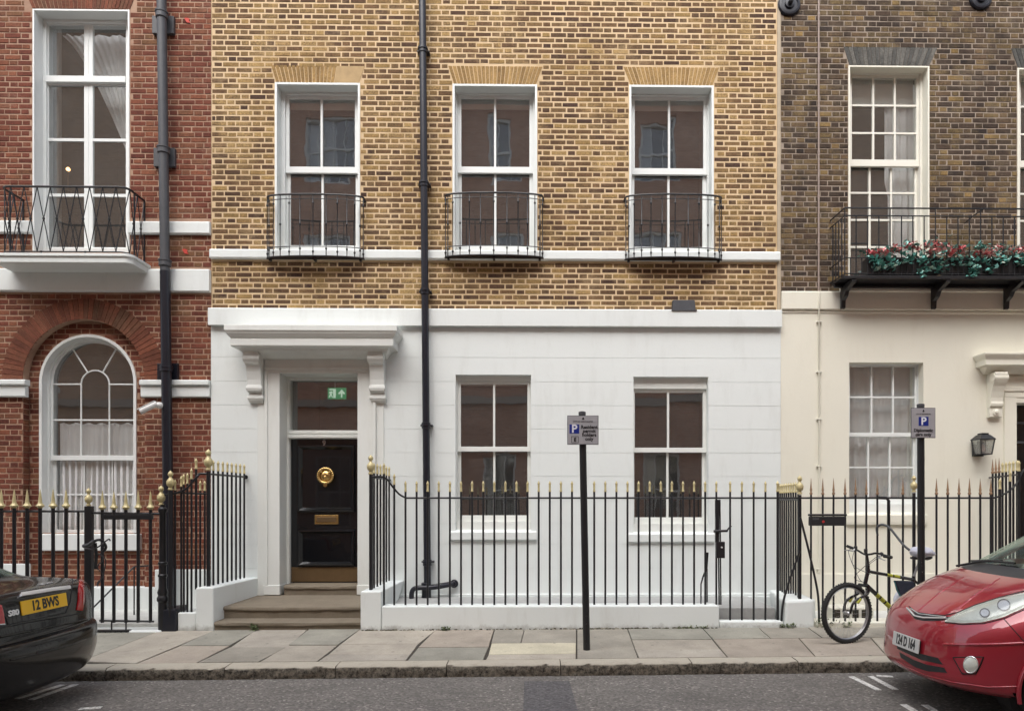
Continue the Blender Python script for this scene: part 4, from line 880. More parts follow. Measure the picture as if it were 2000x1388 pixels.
def finial(par, x, y, z, s=1.0, name='finial'):
    pr = [(.022, 0), (.032, .006), (.032, .018), (.02, .03), (.026, .045), (.044, .058), (.05, .085), (.05, .11), (.036, .13), (.02, .15), (.016, .165), (.03, .178), (.034, .195), (.026, .215), (.008, .23), (.002, .238)]
    return put(name, cmesh(('fin', s), lambda: MB().lathe([(a * s * .9, b * s) for a, b in pr], n=14).mesh(name, M['gold'], smooth=40)), par, Vector((x, y, z)) - ORG[par.name])
YRL = -1.255
zr, ztip, zbar = P(1000, 972, YRL).z, P(1000, 960, YRL).z, zw - .02
mr = thing('iron_railing', 'black railing with gold pencil tips on the long white dwarf wall', 'railing', (X(1075, YRL), YRL, zw))
mr['group'] = 'front area railings'
for i in range(29):
    px = 792 + 21.68 * i; bar(mr, X(px, YRL), YRL, zbar, ztip, .0125, 'pencil')
bar(mr, X(770, YRL), YRL, zbar, P(770, 946, YRL).z, .0125, 'pencil'); bar(mr, X(750, YRL), YRL, zbar, P(750, 925, YRL).z, .0125, 'pencil')
zrh = P(724, 931, -1.2).z; yfl = [lerp(-1.2, -.10, i / 6) for i in range(7)]
xfl = lambda y: lerp(X(724, -1.2), X(760, -.1), (y + 1.2) / 1.1)
rail(mr, [(X(1412, YRL), YRL, zr), (X(800, YRL), YRL, zr)] + [tuple(v) for v in smoothpath([(X(793, YRL), YRL, zr), (X(779, YRL), YRL, zr + .05), (X(764, YRL), YRL, zr + .16), (X(756, YRL), YRL, zrh - .03), (X(745, YRL), YRL + .01, zrh), (X(726, YRL), YRL + .03, zrh)], 5)])
for y in yfl[1:]: bar(mr, xfl(y), y, zb_ - .03, zrh + .05, .0125, 'pencil')
bar(mr, xfl(-1.2) , -1.2, zb_ - .02, zrh + .03, .02); finial(mr, xfl(-1.2), -1.2, zrh + .03, 1.02); bar(mr, xfl(-1.13), -1.13, zb_ - .03, zrh + .05, .0125, 'pencil')
rail(mr, [(xfl(-1.2), -1.2, zrh), (xfl(-.02), -.02, zrh)])
# left flank of the steps and its swan neck down to the red house
sr = thing('iron_railing', 'black gold tipped railing on the cheek wall left of the stone steps', 'railing', (X(407, -1.18), -1.18, zt_)); sr['group'] = 'front area railings'
ya, yb2 = -1.15, -.10; xs_ = lambda y: lerp(X(407, ya), X(477, yb2), (y - ya) / (yb2 - ya)); zsr = P(407, 925, ya).z
for i in range(1, 9): y = lerp(ya, yb2, i / 8); bar(sr, xs_(y), y, zt_ - .03, zsr + .045, .0135, 'pencil')
bar(sr, xs_(ya), ya, zt_ - .02, zsr + .03, .024); finial(sr, xs_(ya), ya, zsr + .04, 1.12)
rail(sr, [(xs_(ya), ya, zsr), (xs_(-.01), -.01, zsr)], .013)
MB().lathe([(.03, -.012), (.03, .0), (.012, .01)], (xs_(-.035), -.045, zsr), 10, 'y').build('wall_boss', M['iron'], sr)
zlo = P(333, 963, YF).z
rail(sr, smoothpath([(X(320, YF), YF + .02, zlo - .02), (X(345, YF), YF + .03, zlo + .01), (X(360, YF), YF + .05, zlo + .06), (X(373, YF), YF + .07, zlo + .16), (X(380, YF), YF + .09, zsr - .02), (X(390, -1.17), -1.17, zsr), (X(407, ya), ya, zsr)], 5), .014)
for px, top in ((342, 957), (354, 950), (359, 946), (366, 944), (374, 935)): bar(sr, X(px, YF + .06), YF + .06, lz - .03, P(px, top, YF).z, .0125, 'pencil')
bar(sr, X(383, YF + .1), YF + .1, zt_ - .03, P(383, 915, YF).z, .0145, 'pencil')
bar(sr, X(333, YF), YF, lz - .05, P(333, 958, YF).z, .026); finial(sr, X(333, YF), YF, P(333, 957, YF).z, 1.0)
for px in (391, 400): bar(sr, X(px, -.7), -.7, .09, P(px, 958, -.7).z, .0125, 'pencil')
rail(sr, [(X(352, -.9), -.9, P(352, 962, -.9).z), (X(404, -.7), -.7, P(404, 964, -.7).z)], .012)
# red house railing (spear heads) and gate
lr = thing('iron_railing', 'heavy black railing with gold spear heads before the red house, left of its gate', 'railing', (X(80, YF), YF, .05)); lr['group'] = 'front area railings'
zl = P(100, 998, YF).z; zlb = gz(X(100, YF), YF) + .01
for i in range(-9, 6): bar(lr, X(2.5 + 25.3 * i, YF), YF, zlb, P(100, 992, YF).z, .0205, 'spear')
bar(lr, X(153, YF), YF, zlb, P(153, 999, YF).z, .013)
rail(lr, [(X(-240, YF), YF, zl), (X(176, YF), YF, zl)], .014)
MB().box(X(167, YF), X(181, YF), YF - .03, YF + .03, zlb - .05, P(172, 988, YF).z).build('gate_post', M['iron'], lr, bevel=.006); finial(lr, X(173, YF), YF, P(172, 988, YF).z, .92)
lg = thing('area_gate', 'black iron gate with gold spear heads before the red house', 'gate', (X(245, YF), YF, .05))
for px in (200, 222.5, 246, 270, 294): bar(lg, X(px, YF), YF, P(245, 1215, YF).z, P(245, 995, YF).z, .0195, 'spear')
rail(lg, [(X(180, YF), YF, P(245, 1001, YF).z), (X(312, YF), YF, P(245, 1003, YF).z)], .016); rail(lg, [(X(195, YF), YF, P(245, 1211, YF).z), (X(300, YF), YF, P(245, 1213, YF).z)], .014)
MB().box(X(203, YF), X(298, YF), YF - .025, YF - .022 + .05, P(245, 1014, YF).z, P(245, 1004, YF).z).build('lock_plate', M['iron'], lg, bevel=.004)
MB().box(X(184, YF), X(258, YF), YF - .06, YF - .005, P(245, 1236, YF).z, P(245, 1228, YF).z).build('boot_scraper', M['iron'], lg, bevel=.004)
for px in (221, 249): bar(lg, X(px, YF) , YF - .03, P(245, 1229, YF).z, P(245, 1210, YF).z, .009)
gp = thing('gate_post', 'turned black cast iron gate post with gold urn next to the steps', 'post', (X(316, YF), YF + .02, .0))
hz = P(316, 985, YF).z; MB().lathe([(.05, 0), (.05, .38), (.065, .40), (.065, .43), (.05, .46), (.06, .50), (.045, .55), (.043, .68), (.052, .69), (.052, .71), (.043, .72), (.043, .83), (.052, .84), (.052, .86), (.04, .87), (.036, hz - .10), (.05, hz - .08), (.05, hz - .05), (.03, hz - .03), (.03, hz)], (X(316, YF), YF + .02, 0), 14).build('shaft', M['iron'], gp, smooth=35)
finial(gp, X(313, YF), YF + .02, hz - .01, 1.02, 'urn')
hr = thing('stair_handrail', 'thin black sloping handrail in the area of the red house', 'handrail', P(178, 1195, -.7))
MB().tube([P(160, 1206, -1.0), P(178, 1190, -.9), P(262, 1106, -.45), P(290, 1104, -.35)], .011, 6).build('rail', M['iron'], hr)
for q in ((178, 1190, -.9), (262, 1106, -.45)): p = P(*q); MB().tube([p, (p.x, p.y, .09)], .009, 6).build('post', M['iron'], hr)
# gate to the middle area
gt = thing('area_gate', 'narrow black gate with gold tips and lock box in the middle railing', 'gate', (X(1460, YRL), YRL, .1))
zgb = P(1460, 1212, YRL).z
for px in (1426, 1449, 1472, 1495): bar(gt, X(px, YRL), YRL, zgb, ztip, .0125, 'pencil')
bar(gt, X(1519, YRL), YRL, zgb - .07, ztip, .017, 'pencil')
rail(gt, [(X(1411, YRL), YRL, zr), (X(1562, YRL), YRL, zr)]); rail(gt, [(X(1405, YRL), YRL, zgb), (X(1520, YRL), YRL, zgb)], .013)
for px in (1404.5, 1408): MB().tube([P(px, 1180, YRL), P(px - 2, 975, YRL)], .009, 6).build('frame_bar', M['iron'], gt)
MB().box(X(1397, YRL), X(1404, YRL), YRL - .018, YRL + .018, P(1400, 1058, YRL).z, P(1400, 976, YRL).z).build('stile', M['iron'], gt)
MB().box(X(1398, YRL), X(1414.5, YRL), YRL - .035, YRL - .0, P(1405, 1089, YRL).z, P(1405, 1057, YRL).z).build('lock_box', M['iron'], gt, bevel=.005)
MB().tube([P(1394, 1037, YRL - .03), P(1420, 1036, YRL - .03), P(1424, 1030, YRL - .04), P(1429, 1027, YRL - .04)], [.016, .016, .009, .006], 8).build('latch', M['iron'], gt, smooth=60)
MB().lathe([(.012, 0), (.012, -.012), (.004, -.016)], (X(1408, YRL), YRL - .035, P(1408, 1068, YRL).z), 8, 'y').build('keyhole', M['steel'], gt)
lv = thing('railing_stay', 'bent black iron stay standing behind the railing left of the narrow gate', 'iron stay', P(1376, 1178, -1.1))
MB().tube([P(1369, 1180, -1.18), P(1369, 1140, -1.18), P(1373, 1126, -1.18), P(1380, 1110, -1.18), P(1381, 1078, -1.18)], [.009, .009, .01, .013, .02], 7).build('stay', M['iron'], lv, smooth=60); MB().tube([P(1381, 1175, -1.18), P(1381, 1110, -1.18)], .009, 6).build('prop', M['iron'], lv)
# party railing running back to the house
pr_ = thing('iron_railing', 'black gold tipped railing running back along the party wall beside the narrow gate', 'railing', (X(1560, YF), YF, .3)); pr_['group'] = 'front area railings'
yp0, yp1 = YF + .02, -.08; xp = lambda y: lerp(X(1562, yp0), X(1521, yp1), (y - yp0) / (yp1 - yp0)); zpf = P(1562, 1170, yp0).z; zpb = P(1505, 1150, 0).z
for i in range(9):
    y = lerp(yp0, yp1, (i + .6) / 9.3); bar(pr_, xp(y), y, lerp(zpf, zpb, max(0, (y - yp0 - .3) / (yp1 - yp0 - .3))) - .02, P(1530, 962, -.7).z, .0125, 'pencil')
bar(pr_, xp(yp0), yp0, zpf - .03, P(1562, 966, yp0).z, .022); finial(pr_, xp(yp0), yp0, P(1562, 965, yp0).z, .98)
zq = P(1530, 975, -.7).z; rail(pr_, [(xp(yp0), yp0, zq), (xp(-.01), -.01, zq)])
for pts in ([(1563, 1010), (1576, 1060), (1590, 1120), (1598, 1165), (1600, 1218)], [(1562, 1075), (1550, 1110), (1538, 1145), (1529, 1180), (1526, 1220)]):
    MB().tube(smoothpath([P(a, b, YF - .03) for a, b in pts], 4), .0135, 6).build('stay', M['iron'], pr_, smooth=60)
# cream house railing
rr_ = thing('iron_railing', 'black railing with faded bronze points before the cream house', 'railing', (X(1740, YF), YF, .1)); rr_['group'] = 'front area railings'
zrb = P(1680, 1213, YF).z - .02; z0t = P(1700, 972, YF).z
for px in (1584, 1607, 1628, 1650.5, 1671, 1692, 1713.5, 1763.5, 1829, 1851, 1873, 1893.5, 1914.5, 1935):
    t_ = P(px, 966, YF).z
    bar(rr_, X(px, YF), YF, zrb if px > 1600 else zpf - .05, t_, .0125, 'dull')
MB().tube([(X(1715, YF), YF, z0t + .004), (X(1731, YF), YF, z0t), (X(1735.5, YF), YF, z0t - .03), (X(1736.5, YF), YF, zrb)], .019, 8).build('gate_stile', M['iron'], rr_, smooth=60)
bar(rr_, X(1785, YF), YF, zrb, P(1785, 962, YF).z, .02); finial(rr_, X(1785, YF), YF, P(1785, 961, YF).z, .88)
rail(rr_, [(X(1562, YF), YF, z0t), (X(1940, YF), YF, z0t)] + [tuple(v) for v in smoothpath([(X(1952, YF), YF, z0t + .02), (X(1972, YF), YF, z0t + .09), (X(1988, YF), YF, z0t + .2), (X(2002, YF), YF, z0t + .36), (X(2030, YF), YF, z0t + .40)], 5)])
for px, top in ((1953, 955), (1973, 940), (1990, 920), (2010, 895)): bar(rr_, X(px, YF), YF, zrb, P(px, top, YF).z, .0135, 'pencil')
zf_ = P(1935, 932, -.1).z; xf_ = lambda y: lerp(X(1936, -.1), X(1992, -1.2), (-.1 - y) / 1.1)
for i in range(8): y = -.16 - .135 * i; bar(rr_, xf_(y), y, .2, zf_ + .05, .0135, 'dull' if i < 3 else 'pencil')
rail(rr_, [(xf_(0), -.01, zf_), (xf_(-1.2), -1.2, zf_)])
bxr = thing('letter_box', 'slim black box with a red dot fixed across the cream house railing', 'box', P(1615, 1015, YF))
r_ = RC(1580, 1651, 1003, 1026, YF - .04); MB().box(r_[0], r_[1], YF - .075, YF - .014, r_[2], r_[3] - .03).build('box', M['plastic'], bxr, bevel=.01); MB().box(r_[0] - .004, r_[1] + .004, YF - .08, YF - .012, r_[3] - .026, r_[3]).build('lid', M['plastic'], bxr, bevel=.006)
M['reddot'] = simple('red sticker', (.42, .03, .03), .5); MB().lathe([(.016, 0), (.016, -.003)], (lerp(r_[0], r_[1], .36), YF - .0755, lerp(r_[2], r_[3], .35)), 12, 'y').build('sticker', M['reddot'], bxr)
MB().box(lerp(r_[0], r_[1], .07), lerp(r_[0], r_[1], .24), YF - .079, YF - .0755, lerp(r_[2], r_[3], .5), lerp(r_[2], r_[3], .66)).build('clip', M['greypipe'], bxr)
# ================================================================== drainpipes
def pipe(name, label, pts, r, mat, collars, cat='drainpipe', ears=(), er=1.45):
    t = thing(name, label, cat, pts[-1]); segs = []
    MB().tube(pts, r, 14).build('pipe', M[mat], t, smooth=60)
    for p, q in collars:
        MB().lathe([(r * 1.02, -.05), (r * 1.22, -.048), (r * 1.22, -.008), (r * er, -.006), (r * er, .012), (r * 1.22, .014), (r * 1.22, .034), (r * 1.02, .036)], (p.x, p.y, p.z), 14).build('collar', M[q], t, smooth=35)
    for e in ears: MB().box(*e[:6]).build('bracket', M[e[6]], t, bevel=.004)
    return t
yp = -.135; pc_ = lambda py: P(lerp(825, 835, py / 1150), py, yp)
dp = pipe('drainpipe', 'black drainpipe down the yellow brick and white middle house', [pc_(-70), pc_(600), pc_(1174)], .050, 'navy', [(pc_(y), 'navy') for y in (97, 358, 568, 830, 1097)], ears=[(pc_(y).x - .085, pc_(y).x + .085, yp + .03, -.01 if y < 600 else -.02, pc_(y).z - .012, pc_(y).z + .012, 'navy') for y in (97, 358, 568, 830, 1097)])
a = pc_(1152); MB().lathe([(.075, -.20), (.075, -.12), (.06, -.08), (.06, .06), (.066, .07), (.066, .10), (.05, .11)], (a.x - .02, a.y, a.z), 14).build('shoe', M['navy'], dp, smooth=40)
MB().tube(smoothpath([P(804, 1176, -.22), P(804, 1158, -.22), P(809, 1149, -.22), P(822, 1147, -.22), P(850, 1146, -.19), P(884, 1140, -.08)], 4), .034, 10).build('branch_pipe', M['navy'], dp, smooth=60)
b = P(887, 1139, -.045); MB().lathe([(.05, .03), (.058, .02), (.058, -.02), (.035, -.03), (.03, -.06)], (b.x, b.y, b.z), 14, 'y').build('wall_flange', M['navy'], dp, smooth=40)
MB().tube([P(838, 1142, -.16), P(878, 1136, -.06)], .006, 6).build('cable', M['iron'], dp)
yp = -.15; pl_ = lambda py: P(lerp(315.5, 331, py / 1190), py, yp)
def ear(py, px0, px1, h0, h1, m): r_ = RC(px0, px1, h0, h1, -.02); return (r_[0], r_[1], -.05, .003, r_[2], r_[3], m)
dl = pipe('drainpipe', 'drainpipe on the red brick house, grey above and black below', [pl_(530), pl_(900), P(331, 1195, yp)], .066, 'navy', [(pl_(718), 'navy')], ears=[ear(50, 299, 341, 34, 68, 'greypipe'), ear(307, 302, 343, 291, 327, 'greypipe'), ear(725, 309, 349, 710, 742, 'navy')], er=1.3)
MB().tube([pl_(-70), pl_(535)], .062, 14).build('upper_pipe', M['greypipe'], dl, smooth=60)
for py in (28, 292, 512): MB().lathe([(.063, -.06), (.078, -.055), (.078, .01), (.086, .012), (.086, .03), (.063, .034)], pl_(py), 14).build('upper_collar', M['greypipe'], dl, smooth=35)
M['conduit'] = simple('faded conduit', (.30, .235, .20), .6); 
pc2 = lambda py: P(1599, py, -.02)
cp = pipe('cable_conduit', 'thin pinkish conduit down the dark brick house', [pc2(-60), pc2(570)], .013, 'conduit', [(pc2(y), 'conduit') for y in (30, 118, 208, 298, 385, 475)], 'conduit')
pc2 = lambda py: P(1600, py, -.062 if py < 610 else -.03)
MB().tube([pc2(570), pc2(606), pc2(614), pc2(1118)], .013, 8).build('lower_pipe', M['cream'], cp, smooth=60)
for y in (628, 726, 818, 910, 1110): p = pc2(y); MB().box(p.x - .035, p.x + .035, p.y - .016, p.y + .022, p.z - .006, p.z + .006).build('clip', M['creamtrim'], cp)
# ================================================================== balconies
def window_guard(pxa, pxb, pyw, pyb, label):
    x0, x1 = X(pxa), X(pxb); zt = Zc((pxa + pxb) / 2, pyw); zb = Zc((pxa + pxb) / 2, pyb); t = thing('window_guard', label, 'balcony', ((x0 + x1) / 2, 0, zb), 'bowed window guards')
    xc, hw, dp_ = (x0 + x1) / 2, (x1 - x0) / 2, .125
    def pt(u, z, e=0): a_ = math.pi * u; return (xc - (hw + e) * math.cos(a_) ** 1 if False else xc - (hw + e) * (abs(math.cos(a_)) ** .92) * (1 if math.cos(a_) > 0 else -1), -.065 - (dp_ + e) * math.sin(a_) ** .8 if math.sin(a_) > 1e-6 else -.06, z)
    us = [i / 28 for i in range(29)]
    MB().tube([(x0 - .01, -.0, zt - .02)] + [pt(u, zt) for u in us] + [(x1 + .01, -.0, zt - .02)], .0125, 6).build('rail', M['iron'], t, smooth=60)
    MB().tube([pt(u, zt - .062) for u in us], .005, 6).build('rail', M['iron'], t, smooth=60)
    MB().tube([pt(u, zb + .13) for u in us], .006, 6).build('rail', M['iron'], t, smooth=60)
    bp = [pt(u, 0, .012) for u in us]; MB().prismz([(p[0], p[1]) for p in bp], zb - .008, zb + .004).build('base_plate', M['iron'], t)
    for k_ in (.12, .5, .88): p = pt(k_, zb - .03); MB().box(p[0] - .015, p[0] + .015, p[1] + .02, -.05, zb - .035, zb - .009).build('bracket', M['iron'], t)
    for i in range(13):
        u = (i + .5) / 13; p = pt(u, zb); h = zt - zb; pr = [(.0065, 0), (.0065, h)]
        kn = lambda z: [(.0065, z - .02), (.015, z - .006), (.015, z + .006), (.0065, z + .02)]
        pr = [(.0065, 0)] + kn(.06 + .04 * (i % 2)) + (kn(h * .52) if i % 2 else []) + (kn(h * .86) if not i % 2 else []) + [(.0065, h)]
        MB().lathe(pr, p, 6).build('baluster', M['iron'], t, smooth=60)
    for s_, x in ((-1, x0), (1, x1)): MB().lathe([(.004, -.02), (.022, -.012), (.022, .012), (.004, .02)], (x, -.03, zt - .03), 8, 'x').build('scroll_end', M['iron'], t)
window_guard(526, 713, 391, 509, 'bowed iron guard at the upper window above the front door'); window_guard(871, 1060, 388, 507, 'bowed iron guard at the upper window right of the black drainpipe'); window_guard(1220, 1406, 391, 511, 'bowed iron guard at the upper window nearest the dark brick house')
# white slab balcony with crossed ironwork
YL = -.42; lb = thing('balcony', 'white slab balcony with crossed iron rail below the tall french window', 'balcony', (X(158), 0, Zc(158, 512)))
sx0, sx1 = X(292) - 1.84, X(292); zs0, zs1 = P(150, 513, YL - .03).z, P(150, 496, YL - .03).z
def rr(x0, x1, yf, r, n=6): return [(x0, .0)] + [(x0 + r + r * math.cos(a), yf + r + r * math.sin(a)) for a in [math.pi + math.pi / 2 * i / n for i in range(n + 1)]] + [(x1 - r + r * math.cos(a), yf + r + r * math.sin(a)) for a in [1.5 * math.pi + math.pi / 2 * i / n for i in range(n + 1)]] + [(x1, .0)]
MB().prismz(rr(sx0, sx1, YL - .035, .09), zs0, zs1).build('slab', M['white'], lb, bevel=.008); MB().prismz(rr(sx0 - .02, sx1 + .02, YL - .055, .1), zs1 - .035, zs1 + .004).build('slab_edge', M['white'], lb, bevel=.006)
bx0, bx1 = X(282) - 1.67, X(282); ztr, zbr = P(150, 365, YL).z, zs1 + .02
path = rr(bx0, bx1, YL, .10, 5)
MB().tube([(x, y, ztr) for x, y in path], .0145, 6).build('rail', M['iron'], lb, smooth=60); MB().tube([(x, y, zbr + .02) for x, y in path], .009, 6).build('rail', M['iron'], lb, smooth=60)
L = [0]; 
for p, q in zip(path, path[1:]): L.append(L[-1] + math.hypot(q[0] - p[0], q[1] - p[1]))
def along(s):
    s = min(max(s, 0), L[-1] - 1e-6)
    for i in range(len(L) - 1):
        if L[i] <= s <= L[i + 1]: t = (s - L[i]) / max(1e-9, L[i + 1] - L[i]); return (lerp(path[i][0], path[i + 1][0], t), lerp(path[i][1], path[i + 1][1], t))
nd = 14; zk = lerp(ztr, zbr, .48)
for i in range(nd):
    a, b = L[-1] * i / nd, L[-1] * (i + 1) / nd; m = (a + b) / 2
    for q in ((a, b), (b, a)): MB().tube([(*along(q[0]), ztr), (*along(lerp(q[0], m, .92)), zk + .03), (*along(m), zk), (*along(lerp(q[1], m, .92)), zk - .03), (*along(q[1]), zbr + .02)], .0065, 5).build('baluster', M['iron'], lb, smooth=60)
    MB().lathe([(.004, -.022), (.016, -.01), (.016, .01), (.004, .022)], (*along(m), zk), 8).build('knop', M['iron'], lb)
for s in (.12, .38, .62, .88): MB().lathe([(.012, -.05), (.012, .03)], (*along(L[-1] * s), zbr), 6).build('foot', M['iron'], lb)
for s in (.001, .1, .9, .999): MB().lathe([(.012, zbr), (.012, ztr)], (*along(L[-1] * s), 0), 6).build('post', M['iron'], lb)
# flower balcony
YQ = -.42; rb = thing('balcony', 'black iron balcony with flower boxes on the dark brick house', 'balcony', (X(1800), 0, Zc(1800, 540)))
qx0, qx1 = X(1650, YQ), X(2230, YQ); za, zb2, zfl = P(1800, 407, YQ).z, P(1800, 422, YQ).z, P(1800, 538, YQ).z
for z, r in ((za, .012), (zb2, .010), (P(1800, 504, YQ).z, .008), (zfl + .02, .010)): MB().tube([(qx0 - .01, -.0, z), (qx0, YQ, z), (qx1, YQ, z), (qx1, 0, z)], r, 6).build('rail', M['iron'], rb)
i = 0; x = qx0
while x < qx1:
    MB().lathe([(.0085, zfl), (.0085, zb2 if i % 4 else za)], (x, YQ, 0), 6).build('baluster', M['iron'], rb); 
    xm_ = x + .076
    if xm_ < qx1: MB().lathe([(.007, zfl), (.007, P(1800, 504, YQ).z)], (xm_, YQ, 0), 6).build('dog_bar', M['iron'], rb)
    x += .1545; i += 1
for y in (-.06, -.15, -.24, -.33): MB().lathe([(.0085, zfl), (.0085, zb2)], (qx0, y, 0), 6).build('baluster', M['iron'], rb)
MB().box(qx0 - .03, qx1, YQ - .03, YQ + .01, zfl - .055, zfl - .012).build('edge_beam', M['iron'], rb, bevel=.004); MB().box(qx0 - .03, qx1, YQ + .012, -.08, zfl - .035, zfl - .015).build('floor', M['iron'], rb); MB().box(qx0 - .02, qx1, -.17, -.12, zfl - .085, zfl - .037).build('edge_beam', M['iron'], rb, bevel=.004)
for px in (1656, 1836, 1980):
    xb = X(px, -.25); m = MB(); zt2 = zfl - .057; m.prismx([(-.08, zt2), (YQ - .02, zt2), (YQ - .02, zt2 - .03), (-.24, zt2 - .10), (-.20, zt2 - .16), (-.13, zt2 - .20), (-.12, zt2 - .30), (-.08, zt2 - .31)], xb - .03, xb + .03); m.build('bracket', M['iron'], rb, bevel=.006)
MB().tube([P(1884, 436, -.1), P(1903, 420, -.3), P(1922, 408, YQ)], .008, 6).build('stay', M['iron'], rb)
k = N('trailing leaves'); rnd = k.n('ShaderNodeNewGeometry').outputs['Random Per Island']
k.set(Base_Color=k.ramp(rnd, [(0, (.04, .12, .09)), (.3, (.09, .29, .24)), (.6, (.16, .45, .40)), (.85, (.32, .60, .55)), (1, (.55, .60, .48))]), Roughness=.5); M['leaf'] = k.m
k = N('pink petals'); rnd = k.n('ShaderNodeNewGeometry').outputs['Random Per Island']
k.set(Base_Color=k.ramp(rnd, [(0, (.50, .05, .07)), (.4, (.62, .15, .16)), (.75, (.70, .34, .32)), (1, (.74, .60, .54))]), Roughness=.6); M['petal'] = k.m
def leaf_mesh(pts, size, mat, parent, name, droop=.5):
    m = MB()
    for p in pts:
        a, b = random.uniform(0, 6.28), random.uniform(-.7, 1.1); s = size * random.uniform(.6, 1.3)
        d = Vector((math.cos(a) * math.cos(b), math.sin(a) * math.cos(b), math.sin(b))); t = d.cross(Vector((random.uniform(-.4, .4), random.uniform(-.4, .4), 1))).normalized(); nrm = d.cross(t); p = Vector(p)
        m.add([p, p + d * s * .5 + t * s * .42 + nrm * s * .1, p + d * s * 1.05, p + d * s * .5 - t * s * .42 + nrm * s * .1], [(0, 1, 2), (0, 2, 3)])
    return stuff(m.build(name, M[mat], parent, fix=False))
random.seed(11); names = ['first', 'second', 'third', 'fourth', 'fifth', 'sixth', 'seventh', 'eighth', 'ninth', 'tenth']
pb0 = [(1690, 1838, 'black flower box on the balcony nearest the thin conduit'), (1846, 2005, 'black flower box on the balcony reaching the right edge')]
zp0, zp1 = P(1800, 536, -.33).z, P(1800, 506, -.33).z
for a, b, lab in pb0:
    x0, x1 = X(a, -.33), X(b, -.33); t = thing('flower_box', lab, 'flower box', ((x0 + x1) / 2, -.3, zp0)); MB().hexa([(x0 + .02, -.39, zp0), (x1 - .02, -.39, zp0), (x1 - .02, -.22, zp0), (x0 + .02, -.22, zp0), (x0, -.40, zp1), (x1, -.40, zp1), (x1, -.20, zp1), (x0, -.20, zp1)]).build('trough', M['plastic'], t, bevel=.006); MB().box(x0 + .02, x1 - .02, -.385, -.215, zp1 - .005, zp1 + .004).build('soil', M['soil'], t)
where = ['nearest the conduit, with pink blooms', 'with white and pink blooms', 'with tall teal leaves and a coral bloom', 'spilling deep over the box edge', 'with red blooms between the two boxes', 'with sparse red blooms right of the gap', 'with blue green leaves low over the box', 'with one large pink bloom', 'with pale buds', 'at the right picture edge']
for i, px in enumerate((1706, 1738, 1768, 1797, 1826, 1862, 1892, 1922, 1955, 1990)):
    c = P(px, 497, -.36); t = thing('flowering_plant', 'trailing plant in the balcony boxes ' + where[i], 'plant', (c.x, c.y, zp1), 'plants in the balcony flower boxes')
    fo = []; top = [.1, .12, .2, .18, .26, .14, .16, .22, .16, .16][i]; dr_ = [.2, .16, .10, .28, .22, .12, .26, .2, .1, .12][i]
    for q in range(85):
        z = random.uniform(-dr_, top); y = -.36 + random.uniform(-.12, .10) if z > 0 else -.43 + random.uniform(-.05, .02); w_ = .13 if z > -.03 else .06
        fo.append((c.x + random.gauss(0, w_ * .7) + (.03 * math.sin(z * 30) if z < 0 else 0), y, zp1 + z))
    leaf_mesh(fo, .062, 'leaf', t, 'foliage')
    fl_ = []
    for q in range([5, 4, 2, 3, 6, 5, 2, 4, 2, 4][i]):
        u = Vector((c.x + random.uniform(-.11, .11), -.42 + random.uniform(-.05, .05), zp1 + random.uniform(.03, top * .9)))
        fl_ += [u + Vector((random.gauss(0, .022), random.gauss(0, .02), random.gauss(0, .022))) for _ in range(30)]
    leaf_mesh(fl_, .042, 'petal', t, 'blossom')
# ================================================================== small fixtures
for px, py, lab in ((1541, 10, 'round black iron tie plate where yellow and dark brick meet'), (1915, -2, 'round black iron tie plate above the dark brick house window')):
    p = P(px, py, -.01); t = thing('tie_plate', lab, 'tie plate', p, 'iron tie plates'); MB().lathe([(.16, .02), (.16, -.012), (.145, -.03), (.12, -.034), (.115, -.02), (.07, -.022), (.065, -.045), (.03, -.05)], p, 24, 'y').build('disc', M['navy'], t, smooth=35); MB().lathe([(.034, -.0), (.034, -.035), (.02, -.05), (.003, -.055)], (p.x, p.y - .05, p.z), 6, 'y').build('bolt', M['iron'], t)
t = thing('vent_box', 'dark lead box sitting on the white cornice near the dark house', 'vent', P(1336, 606, -.06)); r_ = RC(1313, 1359, 586, 607, -.08); MB().hexa([(r_[0], -.09, r_[2]), (r_[1], -.09, r_[2]), (r_[1], -.0, r_[2]), (r_[0], 0, r_[2]), (r_[0] + .015, -.085, r_[3]), (r_[1] - .015, -.085, r_[3]), (r_[1] - .01, 0, r_[3] + .01), (r_[0] + .01, 0, r_[3] + .01)]).build('box', M['lead'], t, bevel=.008); MB().box(r_[0] - .012, r_[1] + .012, -.10, .0, r_[2] - .002, r_[2] + .012).build('flange', M['lead'], t)
# lantern on the cream wall
c = P(1920, 866, -.14); ln = thing('wall_lantern', 'black tapered lantern on the cream wall beside the right hand door', 'lantern', c); hh = lambda py: P(1920, py, -.14).z
zt3, zm3, zb3 = hh(846), hh(859), hh(887); wt, wb = .098, .074
def sq(w_, z): return [(c.x - w_, c.y - w_, z), (c.x + w_, c.y - w_, z), (c.x + w_, c.y + w_, z), (c.x - w_, c.y + w_, z)]
MB().rings([sq(wt + .012, zm3), sq(wt + .01, zm3 + .012), sq(.062, zt3 - .025), sq(.048, zt3 - .02), sq(.048, zt3), sq(.04, zt3 + .003)]).build('roof', M['iron'], ln)
fm = MB()
for i in range(4):
    a, b = Vector(sq(wt, zm3)[i]), Vector(sq(wb, zb3)[i]); fm.tube([a, b], .008, 4); a2, b2 = Vector(sq(wb, zb3)[i]), Vector(sq(wb, zb3)[(i + 1) % 4]); fm.tube([a2, b2], .008, 4)
fm.build('frame', M['iron'], ln)
